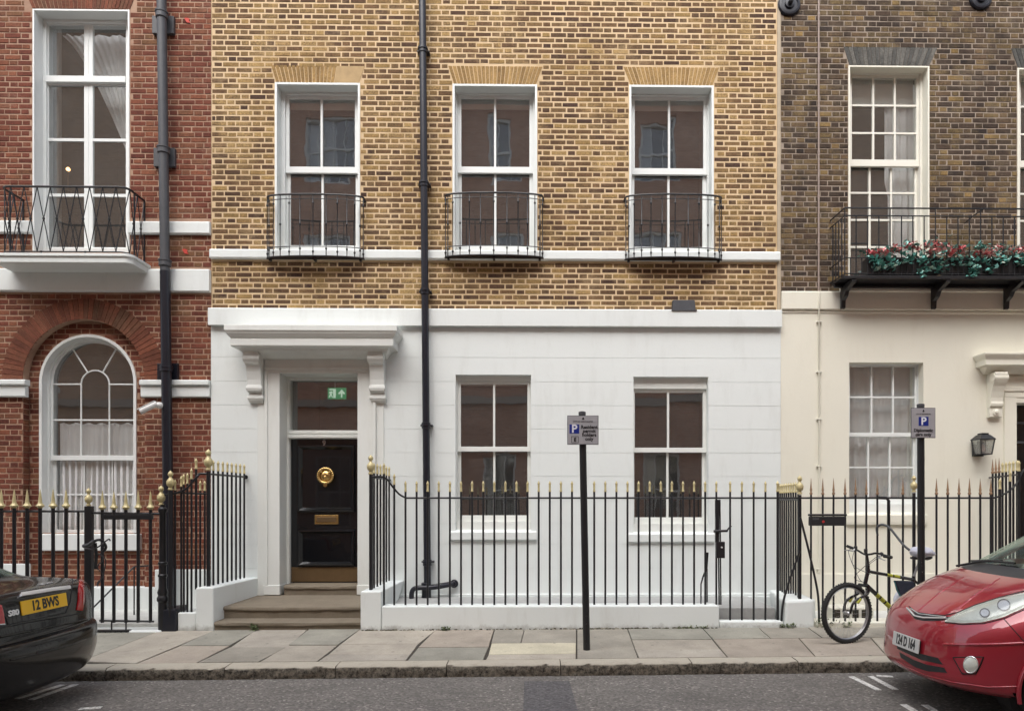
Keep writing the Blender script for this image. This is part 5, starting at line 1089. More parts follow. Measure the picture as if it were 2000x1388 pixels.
for i in range(4): a, b, d, e = Vector(sq(wt - .004, zm3)[i]), Vector(sq(wt - .004, zm3)[(i + 1) % 4]), Vector(sq(wb - .004, zb3)[(i + 1) % 4]), Vector(sq(wb - .004, zb3)[i]); MB().add([a, b, d, e], [(0, 1, 2, 3)]).build('pane', M['lens'], ln, solid=.003, fix=False)
MB().box(c.x - .045, c.x + .045, c.y + .05, c.y + .062, zb3 + .01, zm3 - .01).build('back_plate', M['iron'], ln); MB().box(c.x - .07, c.x + .07, c.y + .09, -.008, zb3 - .02, zm3 - .05).build('bracket', M['iron'], ln)
M['candle'] = simple('unlit candle lamp', (.45, .30, .25), .5); MB().lathe([(.016, zb3 + .04), (.024, zb3 + .07), (.024, zb3 + .12), (.006, zb3 + .15)], (c.x, c.y, 0), 8).build('bulb', M['candle'], ln, smooth=60)
# CCTV camera
cc = thing('security_camera', 'white security camera on the red brick house pipe', 'camera', P(310, 793, -.2)); M['cam'] = simple('white camera shell', (.72, .72, .70), .35)
a, b = P(274, 803, -.36), P(303, 789, -.30); d = (a - b).normalized()
MB().tube([b - d * .02, b, a, a + d * .004], [.03, .042, .042, .036], 14).build('housing', M['cam'], cc, smooth=35); MB().tube([a + d * .003, a + d * .008], .033, 14).build('lens', M['plastic'], cc); u = Vector((0, 0, .035)); MB().hexa([a + d * .03 + u + Vector((0, -.04, 0)), b + u + Vector((0, -.04, 0)), b + u + Vector((0, .04, 0)), a + d * .03 + u + Vector((0, .04, 0)), a + d * .03 + u * 1.25 + Vector((0, -.03, 0)), b + u * 1.25 + Vector((0, -.03, 0)), b + u * 1.25 + Vector((0, .03, 0)), a + d * .03 + u * 1.25 + Vector((0, .03, 0))]).build('sunshade', M['cam'], cc)
e = P(310, 791, -.24); MB().lathe([(.045, .03), (.045, 0), (.03, -.03), (.006, -.045)], e, 14, 'y').build('bracket', M['cam'], cc, smooth=40); MB().tube([b, e], .018, 8).build('arm', M['cam'], cc)
def lit(name, col, st_):
    k = N(name); k.set(Base_Color=col, Roughness=.4); k.b.inputs['Emission Color'].default_value = (*col, 1); k.b.inputs['Emission Strength'].default_value = st_; return k.m
M['green'] = lit('lit exit sign green', (.02, .26, .11), .35); M['pale'] = lit('lit exit sign white', (.60, .78, .64), .35)
# exit sign hanging behind the fanlight
ex = thing('exit_sign', 'green exit sign with running man and arrow behind the door fanlight', 'sign', P(656, 767, .40)); YE = .40; r_ = RC(640, 676, 757, 779, YE)
MB().box(r_[0], r_[1], YE, YE + .012, r_[2], r_[3]).build('plate', M['green'], ex)
def flat(name, pts, mat, par, y): return MB().prism(pts, y, y + .003).build(name, M[mat], par)
wE, hE = r_[1] - r_[0], r_[3] - r_[2]; q = lambda u, v: (r_[0] + u * wE, r_[2] + v * hE)
flat('arrow', [q(.72, .15), q(.80, .15), q(.80, .50), q(.90, .42), q(.95, .50), q(.76, .85), q(.57, .50), q(.62, .42), q(.72, .50)], 'pale', ex, YE - .004)
flat('door_symbol', [q(.30, .1), q(.44, .1), q(.44, .9), q(.10, .9), q(.10, .78), q(.30, .78)], 'pale', ex, YE - .004)
flat('running_man', [q(.05, .12), q(.14, .18), q(.18, .34), q(.24, .12), q(.28, .16), q(.22, .42), q(.24, .58), q(.28, .48), q(.30, .52), q(.24, .70), q(.12, .66), q(.06, .5), q(.10, .48), q(.14, .56), q(.12, .38)], 'pale', ex, YE - .0045)
MB().box(r_[0] + .1, r_[0] + .11, YE + .003, YE + .008, r_[3], r_[3] + .4).build('hanger', M['steel'], ex)
# entry panel on the reveal by the door
ip = thing('entry_panel', 'narrow steel entry panel on the right door reveal', 'entry panel', P(694, 940, .18)); zA_, zB_ = P(694, 963, .2).z, P(694, 917, .2).z; MB().box(b0 - .016, b0 - .001, .06, .22, zA_, zB_).build('plate', M['steel'], ip, bevel=.004)
for i in range(3): MB().lathe([(.012, -.003), (.012, .004)], (b0 - .018, .14, lerp(zA_, zB_, .25 + .25 * i)), 8, 'x').build('button', M['plastic'], ip)
# parking signs
def sign(px_t, px_b, py_t, py_b, Y, plate, label, kind):
    B, T = P(px_b, py_b, Y), P(px_t, py_t, Y); t = thing('parking_sign', label, 'sign', B, 'parking signs on black posts'); B2 = Vector((B.x, Y, gz(B.x, Y) - .05))
    MB().tube([B2, T], .037, 14).build('post', M['postiron'], t, smooth=60); MB().lathe([(.0375, -.03), (.039, -.028), (.039, .004), (.02, .01)], T, 12).build('cap', M['greypipe'], t)
    yp_ = Y - .055; x0, x1, z0, z1 = RC(*plate, yp_)
    MB().box(x0, x1, yp_, yp_ + .004, z0, z1).build('sign_frame', M['signframe'], t, bevel=.0015); g_ = .0065; pl = MB().box(x0 + g_, x1 - g_, yp_ - .003, yp_ - .0005, z0 + g_, z1 - g_).build('sign_plate', M['signgrey'], t)
    for z in (lerp(z0, z1, .25), lerp(z0, z1, .75)): MB().box((x0 + x1) / 2 - .05, (x0 + x1) / 2 + .05, yp_ + .005, Y + .02, z - .012, z + .012).build('clamp', M['steel'], t)
    W_, H_ = x1 - x0, z1 - z0; at = lambda u, v: Matrix.Translation((x0 + u * W_, yp_ - .0045, z0 + v * H_)) @ FRONT
    def bx_(nm, u0, u1, v0, v1, m, yy=.0036): return MB().box(x0 + u0 * W_, x0 + u1 * W_, yp_ - yy - .001, yp_ - yy + .0005, z0 + v0 * H_, z0 + v1 * H_).build(nm, M[m], pl)
    cr = [(.48, .90), (.50, .95), (.53, .92), (.55, .87), (.50, .85), (.46, .87)]; MB().prism([(x0 + u * W_, z0 + v * H_) for u, v in cr][::-1], yp_ - .0045, yp_ - .0032).build('crest', M['ink'], pl)
    if kind:
        lettering('lettering', 'CITY OF WESTMINSTER', .021, M['ink'], pl, at(.5, .785), sx=.95)
        bx_('blue_panel', .07, .38, .38, .69, 'signblue'); lettering('lettering', 'P', .118, M['signwhite'], pl, Matrix.Translation((0, -.0012, 0)) @ at(.225, .532), bold=.003)
        for u0, u1, v0, v1 in ((.13, .36, .06, .075), (.13, .36, .27, .285), (.13, .145, .075, .27), (.345, .36, .075, .27)): bx_('zone_box', u0, u1, v0, v1, 'ink')
        lettering('lettering', 'E', .052, M['ink'], pl, at(.245, .165), bold=.002)
        for i, tx in enumerate(('Resident', 'permit', 'holders', 'only')): lettering('lettering', tx, .050, M['ink'], pl, at(.70, .60 - .135 * i), bold=.0016)
    else:
        lettering('lettering', 'CITY OF WESTMINSTER', .017, M['ink'], pl, at(.5, .785), sx=.9)
        bx_('blue_panel', .31, .71, .40, .70, 'signblue'); lettering('lettering', 'P', .118, M['signwhite'], pl, Matrix.Translation((0, -.0012, 0)) @ at(.51, .545), bold=.003)
        lettering('lettering', 'Diplomatic', .048, M['ink'], pl, at(.5, .25), bold=.0016); lettering('lettering', 'cars only', .048, M['ink'], pl, at(.5, .115), bold=.0016)
    return t
k = N('scuffed black post'); sc_ = k.ramp(k.noise(55, 4, .8), [(.66, 0.), (.70, 1.)]); z = k.n('ShaderNodeSeparateXYZ'); k.l(k.pos, z.inputs[0]); lo_ = k.math('LESS_THAN', z.outputs[2], .95)
k.set(Base_Color=k.mix(k.math('MULTIPLY', sc_, lo_), (.013, .013, .014), (.30, .29, .28)), Roughness=.45); k.bump(k.noise(60, 4), .2, .003); M['postiron'] = k.m
YS1 = G(1146, 1268).y
sign(1137, 1146, 805, 1268, YS1, (1108, 1169, 811, 868), 'resident permit parking sign on the black post in front of the white dwarf wall', 1)
sign(1798, 1800, 790, 1268, YS1 + .25, (1779, 1827, 796, 855), 'diplomatic cars parking sign on the black post beside the bicycle', 0)
# weeds and flaking at the foot of the walls
k = N('weed leaves'); k.set(Base_Color=k.ramp(k.n('ShaderNodeNewGeometry').outputs['Random Per Island'], [(0, (.06, .09, .03)), (1, (.16, .19, .08))]), Roughness=.6); M['weed'] = k.m
for i, (px, py, lab) in enumerate(((496, 1231, 'small green weed at the foot of the stone steps'), (1538, 1219, 'mossy weed at the foot of the white party wall block'), (1606, 1212, 'tuft of weeds between the bicycle wheel and the white block'), (1350, 1226, 'thin weed line under the dwarf wall near the narrow gate'), (1636, 1216, 'sparse weeds behind the bicycle wheel'), (870, 1232, 'tiny weed under the dwarf wall right of the drainpipe'))):
    p = P(px, py, YB - .02 if i else YF - .02); zg_ = gz(p.x, p.y); t = thing('weed', lab, 'weed', (p.x, p.y, zg_)); wd = [.04, .09, .07, .2, .16, .05][i]
    leaf_mesh([(p.x + random.uniform(-wd, wd), p.y + random.uniform(-.02, .02), zg_ + random.uniform(0, [.07, .05, .12, .025, .07, .03][i])) for _ in range(60)], .028, 'weed', t, 'leaves')
# flaked paint and moss crumbs along the foot of the dwarf wall
m = MB(); random.seed(21); k = N('moss crumbs'); k.set(Base_Color=k.ramp(k.n('ShaderNodeNewGeometry').outputs['Random Per Island'], [(0, (.045, .042, .03)), (.6, (.10, .09, .06)), (1, (.34, .32, .26))]), Roughness=.9); M['crumb'] = k.m
for i in range(420):
    px = random.uniform(706, 1404) if random.random() < .6 else random.choice([random.gauss(1180, 25), random.gauss(1320, 40), random.gauss(760, 30)]); x = X(px, YB); s = random.uniform(.004, .014); y = YB - random.uniform(.0, .02); z = gz(x, y) + random.uniform(-.002, .010)
    m.rings([[(x + s * 1.6 * math.cos(a), y + s * math.sin(a), z + h) for a in [j * 1.256 for j in range(5)]] for h, s in ((-.004, s), (s * .7, s * .6))])
stuff(m.build('moss_crumbs', M['crumb']))
# ================================================================== bicycle
k = simple('bicycle black', (.012, .012, .013), .25, 0, .1, coat=.4); M['bikeblack'] = k
M['bikeyellow'] = simple('bicycle yellow decal', (.40, .41, .03), .35); M['fabric'] = simple('dark blue nylon', (.022, .026, .045), .8, 0, .3, 20, .4, 60, .004); M['teal'] = simple('teal nylon trim', (.03, .13, .15), .8)
k = N('white plastic bag'); k.set(Base_Color=k.mix(k.noise(12, 5), (.50, .52, .62), (.74, .75, .80)), Roughness=.35); k.bump(k.noise(25, 5, .7), .8, .02); M['bag'] = k.m
WY = -2.18; hub = P(1654, 1203, WY); hub.z = gz(hub.x, hub.y) + .331; d = Vector((.956, .29, 0)).normalized(); ax = Vector((.29, -.956, 0)).normalized()
bk = thing('bicycle', 'black and yellow mountain bike parked on the pavement behind the red car', 'bicycle', (P(1720, 1210, -2).x, -2.0, gz(3.8, -2)))
def wheel(c, d_, ax_):
    n = 44; circ = lambda r, off=0: [c + (d_ * math.cos(t) + UP * math.sin(t)) * r + ax_ * off for t in [2 * math.pi * i / n for i in range(n)]]
    wv = MB().tube(circ(.306), .026, 8, closed=True).build('wheel', M['tyre'], bk, smooth=60)
    kn = MB()
    for i in range(60):
        t = 2 * math.pi * i / 60; q = c + (d_ * math.cos(t) + UP * math.sin(t)) * .3305; tn = (-d_ * math.sin(t) + UP * math.cos(t))
        for s in (-1, 1): p = q + ax_ * .011 * s; kn.tube([p - tn * .006, p + tn * .006], .005, 4)
    stuff(kn.build('tread', M['tyre'], wv))
    r = MB()
    for o in (-.010, .010): r.tube(circ(.281, o), .0075, 6, closed=True)
    r.build('rim', M['alloy'], wv, smooth=60)
    MB().tube([c - ax_ * .05, c - ax_ * .028, c + ax_ * .028, c + ax_ * .05], [.008, .022, .022, .008], 10).build('hub', M['alloy'], wv)
    s = MB()
    for i in range(28):
        t = 2 * math.pi * i / 28; t2 = t + (.9 if i % 2 else -.9); o = .024 * (1 if i % 4 < 2 else -1)
        s.tube([c + (d_ * math.cos(t2) + UP * math.sin(t2)) * .02 + ax_ * o, c + (d_ * math.cos(t) + UP * math.sin(t)) * .279], .0011, 4)
    stuff(s.build('spokes', M['steel'], wv)); return wv
wheel(hub, d, ax)
crown = P(1687, 1147, -2.114); hb, ht = P(1689, 1143, -2.11), P(1696, 1110, -2.10); clamp = P(1698, 1080, -2.095)
BYs = -1.86; seat = P(1783, 1131, BYs); bb = P(1769, 1213, -1.90); sad = P(1798, 1088, BYs + .01); rh_ = P(1850, 1201, -1.80); rh_.z = gz(rh_.x, rh_.y) + .331
fk = MB()
for s in (-1, 1): fk.tube(smoothpath([crown + ax * .055 * s + UP * .03, crown + ax * .058 * s - UP * .06, hub + ax * .055 * s + UP * .13 + d * .05, hub + ax * .05 * s], 4), .014, 8)
fk.tube([crown - ax * .07 + UP * .025, crown + ax * .07 + UP * .025], .018, 8); fork = fk.build('fork', M['bikeblack'], bk, smooth=60)
fd = MB()
for s in (-1, 1): fd.tube([lerp(crown, hub, .45) + ax * .062 * s + UP * .012, lerp(crown, hub, .62) + ax * .0595 * s + UP * .012], .0175, 8)
fd.build('fork_decal', M['bikeyellow'], fork, smooth=60)
br = MB()
for s in (-1, 1): br.tube([crown + ax * .07 * s - d * .03 - UP * .02, crown + ax * .055 * s - d * .035 - UP * .08], .011, 6)
br.build('brake', M['alloy'], fork)
fm = MB(); fm.tube([hb, ht], .021, 10); fm.tube([ht - UP * .03, seat], .0185, 10); fm.tube([hb + UP * .02, bb], .024, 10); fm.tube([bb, seat + (seat - bb) * .08], .017, 10)
for s in (-1, 1):
    o = Vector((0, 1, 0)) * .05 * s; fm.tube([bb + o * .5, rh_ + o], .010, 6); fm.tube([seat + o * .4, rh_ + o], .009, 6)
fm.tube([bb - Vector((0, .04, 0)), bb + Vector((0, .04, 0))], .024, 10); frame = fm.build('frame', M['bikeblack'], bk, smooth=60)
dc = MB(); t0, t1 = ht - UP * .03, seat
for a, b in ((.40, .52), (.55, .68)): dc.tube([lerp(t0, t1, a), lerp(t0, t1, b)], .0192, 10)
t0, t1 = hb + UP * .02, bb
for a, b in ((.26, .33), (.36, .45), (.48, .60)): dc.tube([lerp(t0, t1, a), lerp(t0, t1, b)], .0248, 10)
dc.build('frame_decal', M['bikeyellow'], frame, smooth=60)
MB().tube([ht, ht + UP * .03, clamp - d * .04, clamp - d * .055], .016, 8).build('stem', M['bikeblack'], bk, smooth=60)
c0 = clamp - d * .05; hbL = P(1655, 1066, -1.81); hbR = P(1742, 1088, -2.38)
pts = smoothpath([hbL, lerp(hbL, c0, .55) - UP * .002, c0 - (c0 - hbL).normalized() * .06 - UP * .012, c0 - UP * .012, c0 + (hbR - c0).normalized() * .06 - UP * .0, lerp(c0, hbR, .45) + UP * .02, hbR], 5)
bar_ = MB().tube(pts, .0115, 8).build('handlebar', M['bikeblack'], bk, smooth=60)
for e, o in ((hbL, lerp(hbL, c0, .3)), (hbR, lerp(hbR, c0, .3))):
    MB().tube([e, o], .017, 8).build('grip', M['tyre'], bar_); q = lerp(e, c0, .42)
    MB().tube([q, q - UP * .02 - d * .03, e - d * .06 - UP * .035 + (o - e) * .3], [.012, .009, .005], 6).build('brake_lever', M['alloy'], bar_); MB().lathe([(.004, -.02), (.02, -.015), (.02, .02), (.004, .028)], q + UP * .012 + d * .01, 8).build('shifter', M['plastic'], bar_)
cb_ = MB()
for e, s in ((hbL, 1), (hbR, -1)): q = lerp(e, c0, .42); cb_.tube(smoothpath([q, q - d * .09 - UP * .03, crown - d * .10 + UP * .12 + ax * .03 * s, crown + UP * .06], 5), .003, 5); cb_.tube(smoothpath([q, lerp(q, ht, .5) - d * .12 - UP * .06, ht - UP * .06 + ax * .03], 5), .003, 5)
cb_.build('cables', M['plastic'], bk)
MB().lathe([(.02, -.02), (.02, .02)], c0 + UP * .03, 8).build('bell', M['plastic'], bk); MB().tube([seat, sad], .013, 8).build('seat_post', M['alloy'], bk)
sd = MB(); sdr = (seat - ht).normalized(); sdr.z = 0; sdr.normalize(); sy = Vector((-sdr.y, sdr.x, 0))
sd.rings([[sad + sdr * u + sy * w_ * math.cos(t) + UP * (h_ * math.sin(t)) for t in [2 * math.pi * i / 10 for i in range(10)]] for u, w_, h_ in ((-.15, .015, .012), (-.1, .025, .022), (0, .045, .03), (.08, .075, .035), (.12, .06, .025))]); sd.build('saddle', M['plastic'], bk, smooth=60)
cr_ = MB(); cr_.tube([bb - Vector((0, .06, 0)) + (Vector((math.cos(t), 0, math.sin(t)))) * .085 for t in [2 * math.pi * i / 24 for i in range(24)]], .007, 6, closed=True); cr_.tube([bb - Vector((0, .065, 0)), P(1746, 1233, -1.99)], .010, 6)
pd = P(1742, 1234, -2.03); cr_.box(pd.x - .05, pd.x + .04, pd.y - .05, pd.y + .05, pd.z - .012, pd.z + .012); cr_.build('crankset', M['plastic'], bk)
wheel(rh_, Vector((1, .1, 0)).normalized(), Vector((.1, -1, 0)).normalized())
fb = thing('frame_bag', 'dark blue triangular bag strapped inside the bicycle frame', 'bag', P(1765, 1150, -1.88))
q = [P(1746, 1133, -1.93), P(1783, 1134, -1.86), P(1784, 1152, -1.86), P(1768, 1176, -1.90), P(1757, 1160, -1.93)]; th_ = Vector((0, .03, 0)); m = MB(); n = len(q)
m.add([p - th_ for p in q] + [p + th_ for p in q], [tuple(range(n)), tuple(range(2 * n - 1, n - 1, -1))] + [(i, i + n, (i + 1) % n + n, (i + 1) % n) for i in range(n)]); m.build('bag', M['fabric'], fb, bevel=.015)
MB().tube([P(1747, 1134, -1.97), P(1752, 1152, -1.97), P(1760, 1166, -1.96)], .008, 5).build('piping', M['teal'], fb)
def crumple(c, rx, ry, rz_, seed, amp=.16):
    random.seed(seed); ph = [random.uniform(0, 6) for _ in range(8)]; rg = []
    for i in range(13):
        a = -math.pi / 2 + math.pi * (i + .15) / 12.3
        rg.append([c + Vector((rx * math.cos(a) * math.cos(t), ry * math.cos(a) * math.sin(t), rz_ * math.sin(a))) * (1 + amp * (math.sin(3 * t + ph[0] + 2 * a) * .5 + math.sin(7 * t + ph[1] - 4 * a) * .35 + math.sin(5 * a + ph[2] + 2 * t) * .4)) for t in [2 * math.pi * j / 26 for j in range(26)]])
    return MB().rings(rg)
sb = thing('plastic_bag', 'white plastic bag wrapped over the bicycle saddle', 'plastic bag', P(1800, 1080, BYs)); crumple(P(1800, 1078, BYs), .135, .10, .065, 5).build('bag', M['bag'], sb, smooth=70)
MB().tube([P(1800, 1087, BYs), P(1797, 1100, BYs)], [.035, .016], 8).build('knot', M['bag'], sb)
wb_ = thing('plastic_bag', 'white crumpled plastic bag hanging under the bicycle frame', 'plastic bag', P(1755, 1175, -1.75)); crumple(P(1756, 1175, -1.75), .065, .05, .12, 9, .12).build('bag', M['bag'], wb_, smooth=70)
lk_ = thing('cable_lock', 'dark cable looped from the cream house railing to the bicycle saddle', 'cable lock', P(1715, 1028, YF))
MB().tube(smoothpath([P(1714, 1045, YF), P(1713, 1030, YF - .03), P(1722, 1024, YF - .06), P(1736, 1029, YF - .12), P(1752, 1048, -1.5), P(1765, 1064, -1.65), P(1777, 1074, -1.78)], 5), .014, 7).build('cable', M['greypipe'], lk_, smooth=60)
# second bicycle's bars and chain at the red house gate
h2 = thing('handlebar', 'black handlebar with grey taped grip chained to the red house gate post', 'handlebar', P(186, 1065, -1.5)); yh = -1.48
MB().tube(smoothpath([P(166, 1064, yh), P(178, 1060, yh - .03), P(190, 1054, yh - .05), P(200, 1056, yh), P(207, 1068, yh + .05), P(200, 1078, yh + .05)], 5), .016, 7).build('bar', M['plastic'], h2, smooth=60)
MB().tube([P(163, 1066, yh), P(172, 1064, yh - .01), P(184, 1056, yh - .04)], .023, 8).build('grip', M['greypipe'], h2, smooth=60)
MB().tube(smoothpath([P(166, 1070, yh - .03), P(180, 1072, yh - .05), P(194, 1066, yh - .04), P(204, 1058, yh), P(213, 1052, yh), P(215, 1056, yh)], 4), .008, 6).build('brake_lever', M['plastic'], h2, smooth=60)
MB().tube([P(186, 1060, yh), P(188, 1085, yh + .02), P(186, 1110, yh + .05)], .018, 8).build('stem', M['plastic'], h2, smooth=60)
ch = MB()
for i in range(22): ch.lathe([(.004, -.01), (.012, 0), (.004, .01)], P(196 + 6 * math.sin(i * .55), 1082 + i * 2.9, yh + .08 + .02 * math.cos(i)), 6, 'xyz'[i % 3])
stuff(ch.build('chain', M['plastic'], h2))
MB().tube(smoothpath([P(190, 1080, yh), P(206, 1092, yh), P(202, 1120, yh), P(192, 1140, yh)], 4), .006, 5).build('cable', M['plastic'], h2)
# ================================================================== cars
def pchip(xs, ys):
    n = len(xs); h = [xs[i + 1] - xs[i] for i in range(n - 1)]; dl = [(ys[i + 1] - ys[i]) / h[i] for i in range(n - 1)]; m = [dl[0]] + [0 if dl[i - 1] * dl[i] <= 0 else 2 * dl[i - 1] * dl[i] / (dl[i - 1] + dl[i]) for i in range(1, n - 1)] + [dl[-1]]
    def f(x):
        i = max(0, min(n - 2, sum(1 for v in xs[1:-1] if x >= v))); t = (x - xs[i]) / h[i]
        return (2 * t ** 3 - 3 * t * t + 1) * ys[i] + (t ** 3 - 2 * t * t + t) * h[i] * m[i] + (-2 * t ** 3 + 3 * t * t) * ys[i + 1] + (t ** 3 - t * t) * h[i] * m[i + 1]
    return f
class Car:
    """Body lofted from level outlines; local x runs from the visible end, y across, z up from the road."""
    NQ, NS = 20, 44
    def __init__(s, name, label, tab, cols, place, zlev, wheels, paint, group=None):
        s.fn = {c: pchip([r[0] for r in tab], [r[i + 1] for r in tab]) for i, c in enumerate(cols)}; s.place = place; s.paint = paint
        o = place(1.0, 0, 0); s.t = thing(name, label, 'car', o, group)
        s.z = zlev; s.loops = [s.loop(z) for z in zlev]; s.wheels = wheels
    def loop(s, z):
        g = {k_: f(z) for k_, f in s.fn.items()}; half = []
        for i in range(s.NQ + 1):
            a = math.pi / 2 * i / s.NQ; half.append((g['xf'] + g['L'] * (1 - max(0, math.cos(a)) ** (2 / g['q'])), g['w'] * math.sin(a) ** (2 / g['p'])))
        xa, xb = half[-1][0], g['xr'] - g['Lr']
        for i in range(1, s.NS): half.append((lerp(xa, xb, i / s.NS), g['w']))
        for i in range(s.NQ + 1):
            a = math.pi / 2 * (1 - i / s.NQ); half.append((g['xr'] - g['Lr'] * (1 - max(0, math.cos(a)) ** (2 / 2.6)), g['w'] * math.sin(a) ** (2 / 2.6)))
        return half + [(x, -y) for x, y in half[-2:0:-1]]
    def build(s, regions):
        n = len(s.loops[0]); half = (n + 2) // 2; vs = [s.place(x, y, z) for z, L in zip(s.z, s.loops) for x, y in L]; s.faces = []
        grp = {}
        for i in range(len(s.z) - 1):
            for k_ in range(n):
                f = (i * n + k_, i * n + (k_ + 1) % n, (i + 1) * n + (k_ + 1) % n, (i + 1) * n + k_)
                cx = sum(s.loops[a // n][a % n][0] for a in f) / 4; cy = sum(s.loops[a // n][a % n][1] for a in f) / 4; cz = (s.z[i] + s.z[i + 1]) / 2
                s.faces.append(f)
                if any((cx - wx) ** 2 + (cz - .33) ** 2 < .385 ** 2 and abs(cy) > .5 and cz < .80 and abs(cy) > s.fn['w'](cz) * .9 for wx in s.wheels): continue
                kk = min(k_, n - k_) / s.NQ                 # 0 end centre .. 1 corner .. side
                grp.setdefault(regions(cx, cy, cz, kk), []).append(f)
        s.bvh = BVHTree.FromPolygons(vs, [tuple(f) for f in s.faces]); s.obj = {}
        for key, fs in grp.items():
            nm, mt = key; used = sorted({a for f in fs for a in f}); ix = {a: i for i, a in enumerate(used)}
            m = MB(); m.add([vs[a] for a in used], [tuple(ix[a] for a in f) for f in fs])
            if nm == 'body': m.add([vs[(len(s.z) - 1) * n + k_] for k_ in range(n)], [tuple(range(n))])
            s.obj[nm] = m.build(nm, M[mt], s.t, smooth=38)
        zb = s.z[0]; MB().add([s.place(x, y * .97, zb + .02) for x, y in s.loops[0]], [tuple(range(n))]).build('underbody', M['plastic'], s.t)
        MB().hexa([s.place(x, y, z) for z in (zb + .03, .95) for x, y in ((.55, -.5), (4.2, -.5), (4.2, .5), (.55, .5))]).build('cabin_floor', M['plastic'], s.t)
        for wx in s.wheels:
            for sd_ in (-1, 1):
                w_ = s.fn['w'](.5); c = s.place(wx, sd_ * (w_ - .14), .325); yv = (s.place(wx, 1, .3) - s.place(wx, 0, .3)).normalized() * sd_; xv = (s.place(1, 0, .3) - s.place(0, 0, .3)).normalized()
                rg = lambda pr: MB().rings([[c + yv * o + (xv * math.cos(t) + UP * math.sin(t)) * r for t in [2 * math.pi * i / 32 for i in range(32)]] for r, o in pr])
                wv = rg([(.2, -.1), (.30, -.1), (.322, -.07), (.325, 0), (.322, .07), (.30, .09), (.21, .085)]).build('wheel', M['tyre'], s.t, smooth=40); rg([(.21, .06), (.205, .088), (.19, .07), (.08, .075), (.05, .09), (.01, .092)]).build('rim', M['alloy'], wv, smooth=40)
                rg([(.375, -.2), (.375, -.02)]).build('wheel_well', M['plastic'], s.t); MB().tube([c + yv * .125 + (xv * math.cos(t) + UP * math.sin(t)) * .384 for t in [math.pi * (-.06 + 1.12 * i / 24) for i in range(25)]], .016, 6).build('wheel_arch', M[s.paint], s.t, smooth=60)
    def hit(s, px, py):
        d_ = ray(px, py).normalized(); loc, nrm, i_, ds = s.bvh.ray_cast(CAM, d_)
        if loc is None:
            best = min((s.bvh.find_nearest(CAM + d_ * (3 + .05 * i)) for i in range(100)), key=lambda q: q[3]); loc, nrm, i_, ds = best
        else: s.last = ds
        if nrm.dot(d_) > 0: nrm = -nrm
        return loc, nrm
    def patch(s, name, a, b, mat, off=.004, n=16, m=4, parent=None, bulge=0):
        """raised patch of the body surface between two outlines"""
        s.last = 5.0
        def rs(pl, k_):
            L_ = [0]
            for p, q in zip(pl, pl[1:]): L_.append(L_[-1] + math.dist(p, q))
            out = []
            for i in range(k_ + 1):
                t = L_[-1] * i / k_; j = max(0, min(len(pl) - 2, sum(1 for v in L_[1:-1] if t >= v))); u = (t - L_[j]) / max(1e-9, L_[j + 1] - L_[j]); out.append((lerp(pl[j][0], pl[j + 1][0], u), lerp(pl[j][1], pl[j + 1][1], u)))
            return out
        A, B = rs(a, n), rs(b, n); mb = MB(); f_, bk_ = [], []
        for j in range(m + 1):
            r1, r2 = [], []
            for i in range(n + 1):
                p, nr = s.hit(lerp(A[i][0], B[i][0], j / m), lerp(A[i][1], B[i][1], j / m)); r1.append(p + nr * (off + bulge * math.sin(math.pi * j / m) * max(0, math.sin(math.pi * i / n)) ** .5)); r2.append(p - nr * .004)
            f_.append(r1); bk_.append(r2)
        mb.grid(f_)
        edge = f_[0] + [r[-1] for r in f_[1:]] + f_[-1][-2::-1] + [r[0] for r in f_[-2:0:-1]]; edb = bk_[0] + [r[-1] for r in bk_[1:]] + bk_[-1][-2::-1] + [r[0] for r in bk_[-2:0:-1]]; k_ = len(edge)
        mb.add(edge + edb, [(i, (i + 1) % k_, (i + 1) % k_ + k_, i + k_) for i in range(k_)])
        return mb.build(name, M[mat], parent or s.t, smooth=50)
    def line(s, name, pts, r, mat, off=0.0, parent=None):
        s.last = 5.0; out = []
        for a, b in zip(pts, pts[1:]):
            k_ = max(2, int(math.dist(a, b) / 5)); out += [s.hit(lerp(a[0], b[0], i / k_), lerp(a[1], b[1], i / k_)) for i in range(k_)]
        out.append(s.hit(*pts[-1])); return MB().tube([p + n_ * off for p, n_ in out], r, 6).build(name, M[mat], parent or s.t, smooth=60)
    def plate(s, name, q, mat, txt, ink, size=None, sx=.8, off=.02, wid=.52, hei=.111, bold=.004):
        """flat plate of true size centred where the outline's middle meets the body"""
        s.last = 5.0; H = [s.hit(*p)[0] for p in q]; c = sum(H, Vector()) / 4; u = ((H[1] - H[0]) + (H[2] - H[3])); u.z = 0; u.normalize(); v = ((H[0] - H[3]) + (H[1] - H[2])); v = (v - u * v.dot(u)).normalized(); nr = u.cross(v)
        if nr.dot(CAM - c) < 0: nr = -nr
        c = c + nr * off; hx, hv = wid / 2, hei / 2
        pl = MB().hexa([c - u * hx - v * hv - nr * .008, c + u * hx - v * hv - nr * .008, c + u * hx + v * hv - nr * .008, c - u * hx + v * hv - nr * .008, c - u * hx - v * hv, c + u * hx - v * hv, c + u * hx + v * hv, c - u * hx + v * hv]).build(name, M[mat], s.t, bevel=.002)
        MB().hexa([c - u * hx * .9 - v * hv * .8 - nr * .05, c + u * hx * .9 - v * hv * .8 - nr * .05, c + u * hx * .9 + v * hv * .8 - nr * .05, c - u * hx * .9 + v * hv * .8 - nr * .05, c - u * hx * .9 - v * hv * .8 - nr * .009, c + u * hx * .9 - v * hv * .8 - nr * .009, c + u * hx * .9 + v * hv * .8 - nr * .009, c - u * hx * .9 + v * hv * .8 - nr * .009]).build('plate_holder', M['plastic'], s.t)
